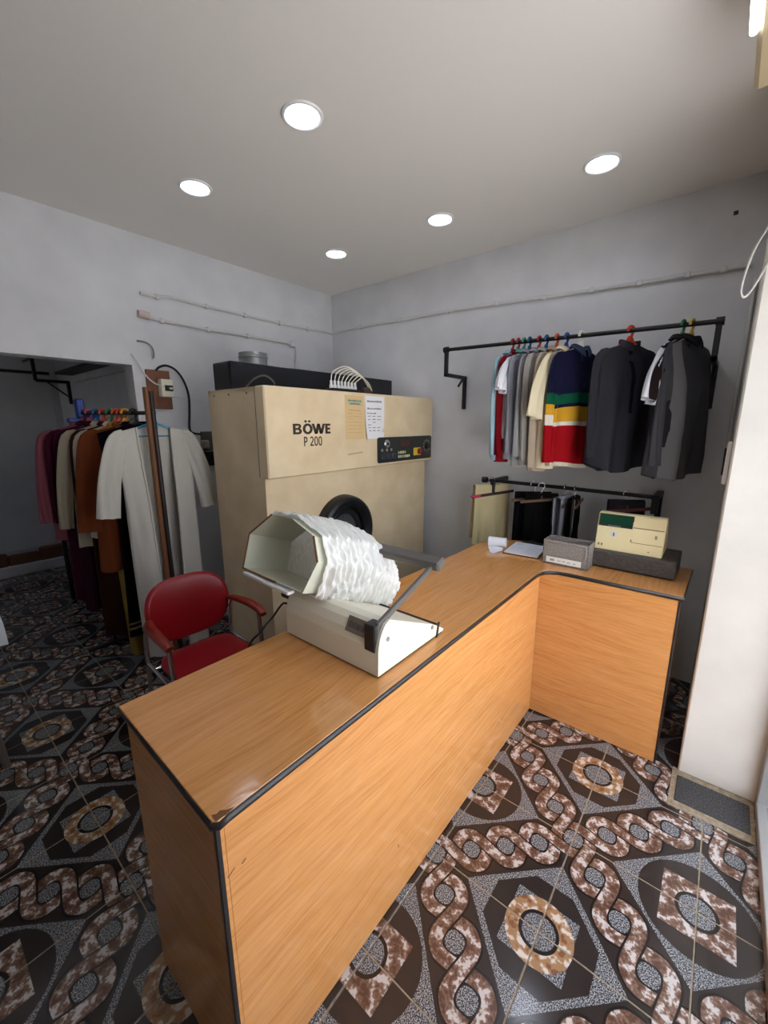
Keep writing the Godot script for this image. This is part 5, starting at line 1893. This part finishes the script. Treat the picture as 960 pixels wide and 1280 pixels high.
	# loop of cable hanging from the cream unit
	var lpw := path([on_x(975, 255, 2.19), on_x(962, 280, 2.12), on_x(944, 310, 2.08), on_x(932, 340, 2.06), on_x(926, 364, 2.06), on_x(931, 371, 2.07), on_x(945, 354, 2.10), on_x(962, 324, 2.15), on_x(975, 300, 2.19)], 6)
	tag(obj("hanging_cable", MB.new().tube(lpw, 0.0042, 8), mat(rgb(176, 172, 164), 0.5)), "slack pale cable looping down near the shop window corner", "cable")
	# marks on the right wall
	var mk := on_x(920, 266, XW - 0.001)
	tag(obj("wall_nail", MB.new().box(mk, Vector3(0.006, 0.02, 0.02), 0.002), M.black), "small dark nail high on the right wall near the corner", "nail")


func build_back_room() -> void:
	# wall rail with cranked bracket on the side wall of the back room
	var xw := 1.40
	var o := thing("back_room_rail", "black clothes rail on a cranked bracket in the dark back room", "clothes rail", Vector3(1.1, 1.9, -5.5))
	var p0 := on_x(90, 505, xw - 0.012)
	var p1 := on_x(85, 478, xw - 0.012)
	var z := (p0.z + p1.z) / 2.0
	var zb := z
	var yA := p1.y
	var b := MB.new()
	b.span(Vector3(xw - 0.03, p0.y, zb - 0.015), Vector3(xw - 0.001, yA, zb + 0.015), 0.003)
	var far := on_z(44, 474, zb)
	b.span(Vector3(far.x, yA - 0.015, zb - 0.015), Vector3(xw - 0.001, yA + 0.015, zb + 0.015), 0.003)
	var tp := on_z(40, 447, zb)
	b.span(Vector3(far.x - 0.015, yA, zb - 0.015), Vector3(far.x + 0.015, tp.y, zb + 0.015), 0.003)
	b.box(Vector3(xw - 0.10, yA - 0.09, zb), Vector3(0.24, 0.014, 0.014), 0.002, Basis(Vector3.BACK, -0.7))
	obj("bracket", b, M.rod, o)
	obj("rail", MB.new().tube([Vector3(far.x, tp.y, -5.95), Vector3(far.x, tp.y, -4.1)], 0.0125, 10), M.rod, o)
	# shelf board fixed across the top of the side wall
	var s := thing("wall_shelf", "dark narrow shelf board high on the blue-lit side wall", "shelf", Vector3(1.3, 2.0, -4.2))
	var s0 := on_x(60, 460, 1.24)
	obj("board", MB.new().span(Vector3(1.22, 2.155, -5.3), Vector3(1.40, 2.18, -3.5), 0.003), M.pole_dark, s)
	obj("batten", MB.new().span(Vector3(1.36, 2.09, -5.3), Vector3(1.40, 2.155, -3.5), 0.003), M.plaster, s)
	# folded ironing board with a patterned cover leaning by the wall
	var l := thing("ironing_board", "folded ironing board with a grey floral cover standing by the rear wall", "ironing board", Vector3(1.1, 0, -4.6))
	var zz := -4.7
	var a := on_z(60, 565, zz)
	var bpt := on_z(82, 690, zz)
	var low := a + (bpt - a) * (a.y / (a.y - bpt.y))
	var d := (a - low)
	var ang := atan2(d.y, d.x) - PI / 2
	var c := (a + low) / 2
	var B := Basis(Vector3.BACK, ang)
	obj("frame_rail", MB.new().box(c, Vector3(0.035, d.length(), 0.03), 0.004, B), M.pole_dark, l)
	var cm := mat(Color(1, 1, 1), 0.9)
	cm.albedo_texture = ramp_tex(0.035, rgb(60, 60, 70), rgb(236, 236, 236), 51, 2)
	cm.uv1_triplanar = true
	cm.uv1_scale = Vector3.ONE * 3
	obj("cover", MB.new().box(c + B * Vector3(0.13, -0.01, -0.005), Vector3(0.22, d.length() - 0.03, 0.02), 0.008, B), cm, l)
	obj("top_rail", MB.new().box(a + Vector3(0.10, -0.005, 0), Vector3(0.24, 0.025, 0.03), 0.004), M.pole_dark, l)


# white plastic chair of which only an edge reaches into view
func build_edge_chair() -> void:
	var o := thing("plastic_chair", "white plastic chair whose back edge and foot reach in beside the dark floor", "chair", Vector3(-0.62, 0, -1.75))
	var foot := on_y(9, 958, 0.0)
	var tip := on_z(1, 790, foot.z - 0.42)
	# chair turned away: front right foot at the measured place
	var w := 0.42
	var m := mat(rgb(232, 238, 240), 0.35)
	var gm := mat(rgb(112, 104, 96), 0.5)
	var fx := foot.x
	var fz := foot.z
	for q: Array in [[0.0, 0.0], [-w, 0.0], [0.0, -0.40], [-w, -0.40]]:
		obj("leg", MB.new().tube([Vector3(fx + q[0] - 0.0, 0.0, fz + q[1]), Vector3(fx + q[0] * 0.92 - 0.03, 0.43, fz + q[1] * 0.92 - 0.02)], [0.016, 0.02], 10), gm, o)
	obj("seat", MB.new().span(Vector3(fx - w - 0.02, 0.43, fz - 0.43), Vector3(fx - 0.01, 0.455, fz + 0.0), 0.01), m, o)
	# curved backrest shell on the far side
	var rows := []
	for r in 9:
		var v := r / 8.0
		var row := []
		for k in 13:
			var u := k / 12.0 - 0.5
			var wd := w * (1.0 - 0.28 * pow(v, 3.0))
			row.append(Vector3(tip.x - w * 0.455 + u * wd, 0.46 + 0.36 * v * (1.0 - 0.25 * u * u), fz - 0.42 - 0.07 * v + 0.08 * u * u))
		rows.append(row)
	var bk := MB.new().grid(rows)
	var rows2 := []
	for r: Array in rows:
		var q := []
		for p: Vector3 in r:
			q.append(p + Vector3(0, 0, -0.012))
		rows2.append(q)
	bk.grid(rows2)
	obj("backrest", bk, m, o)
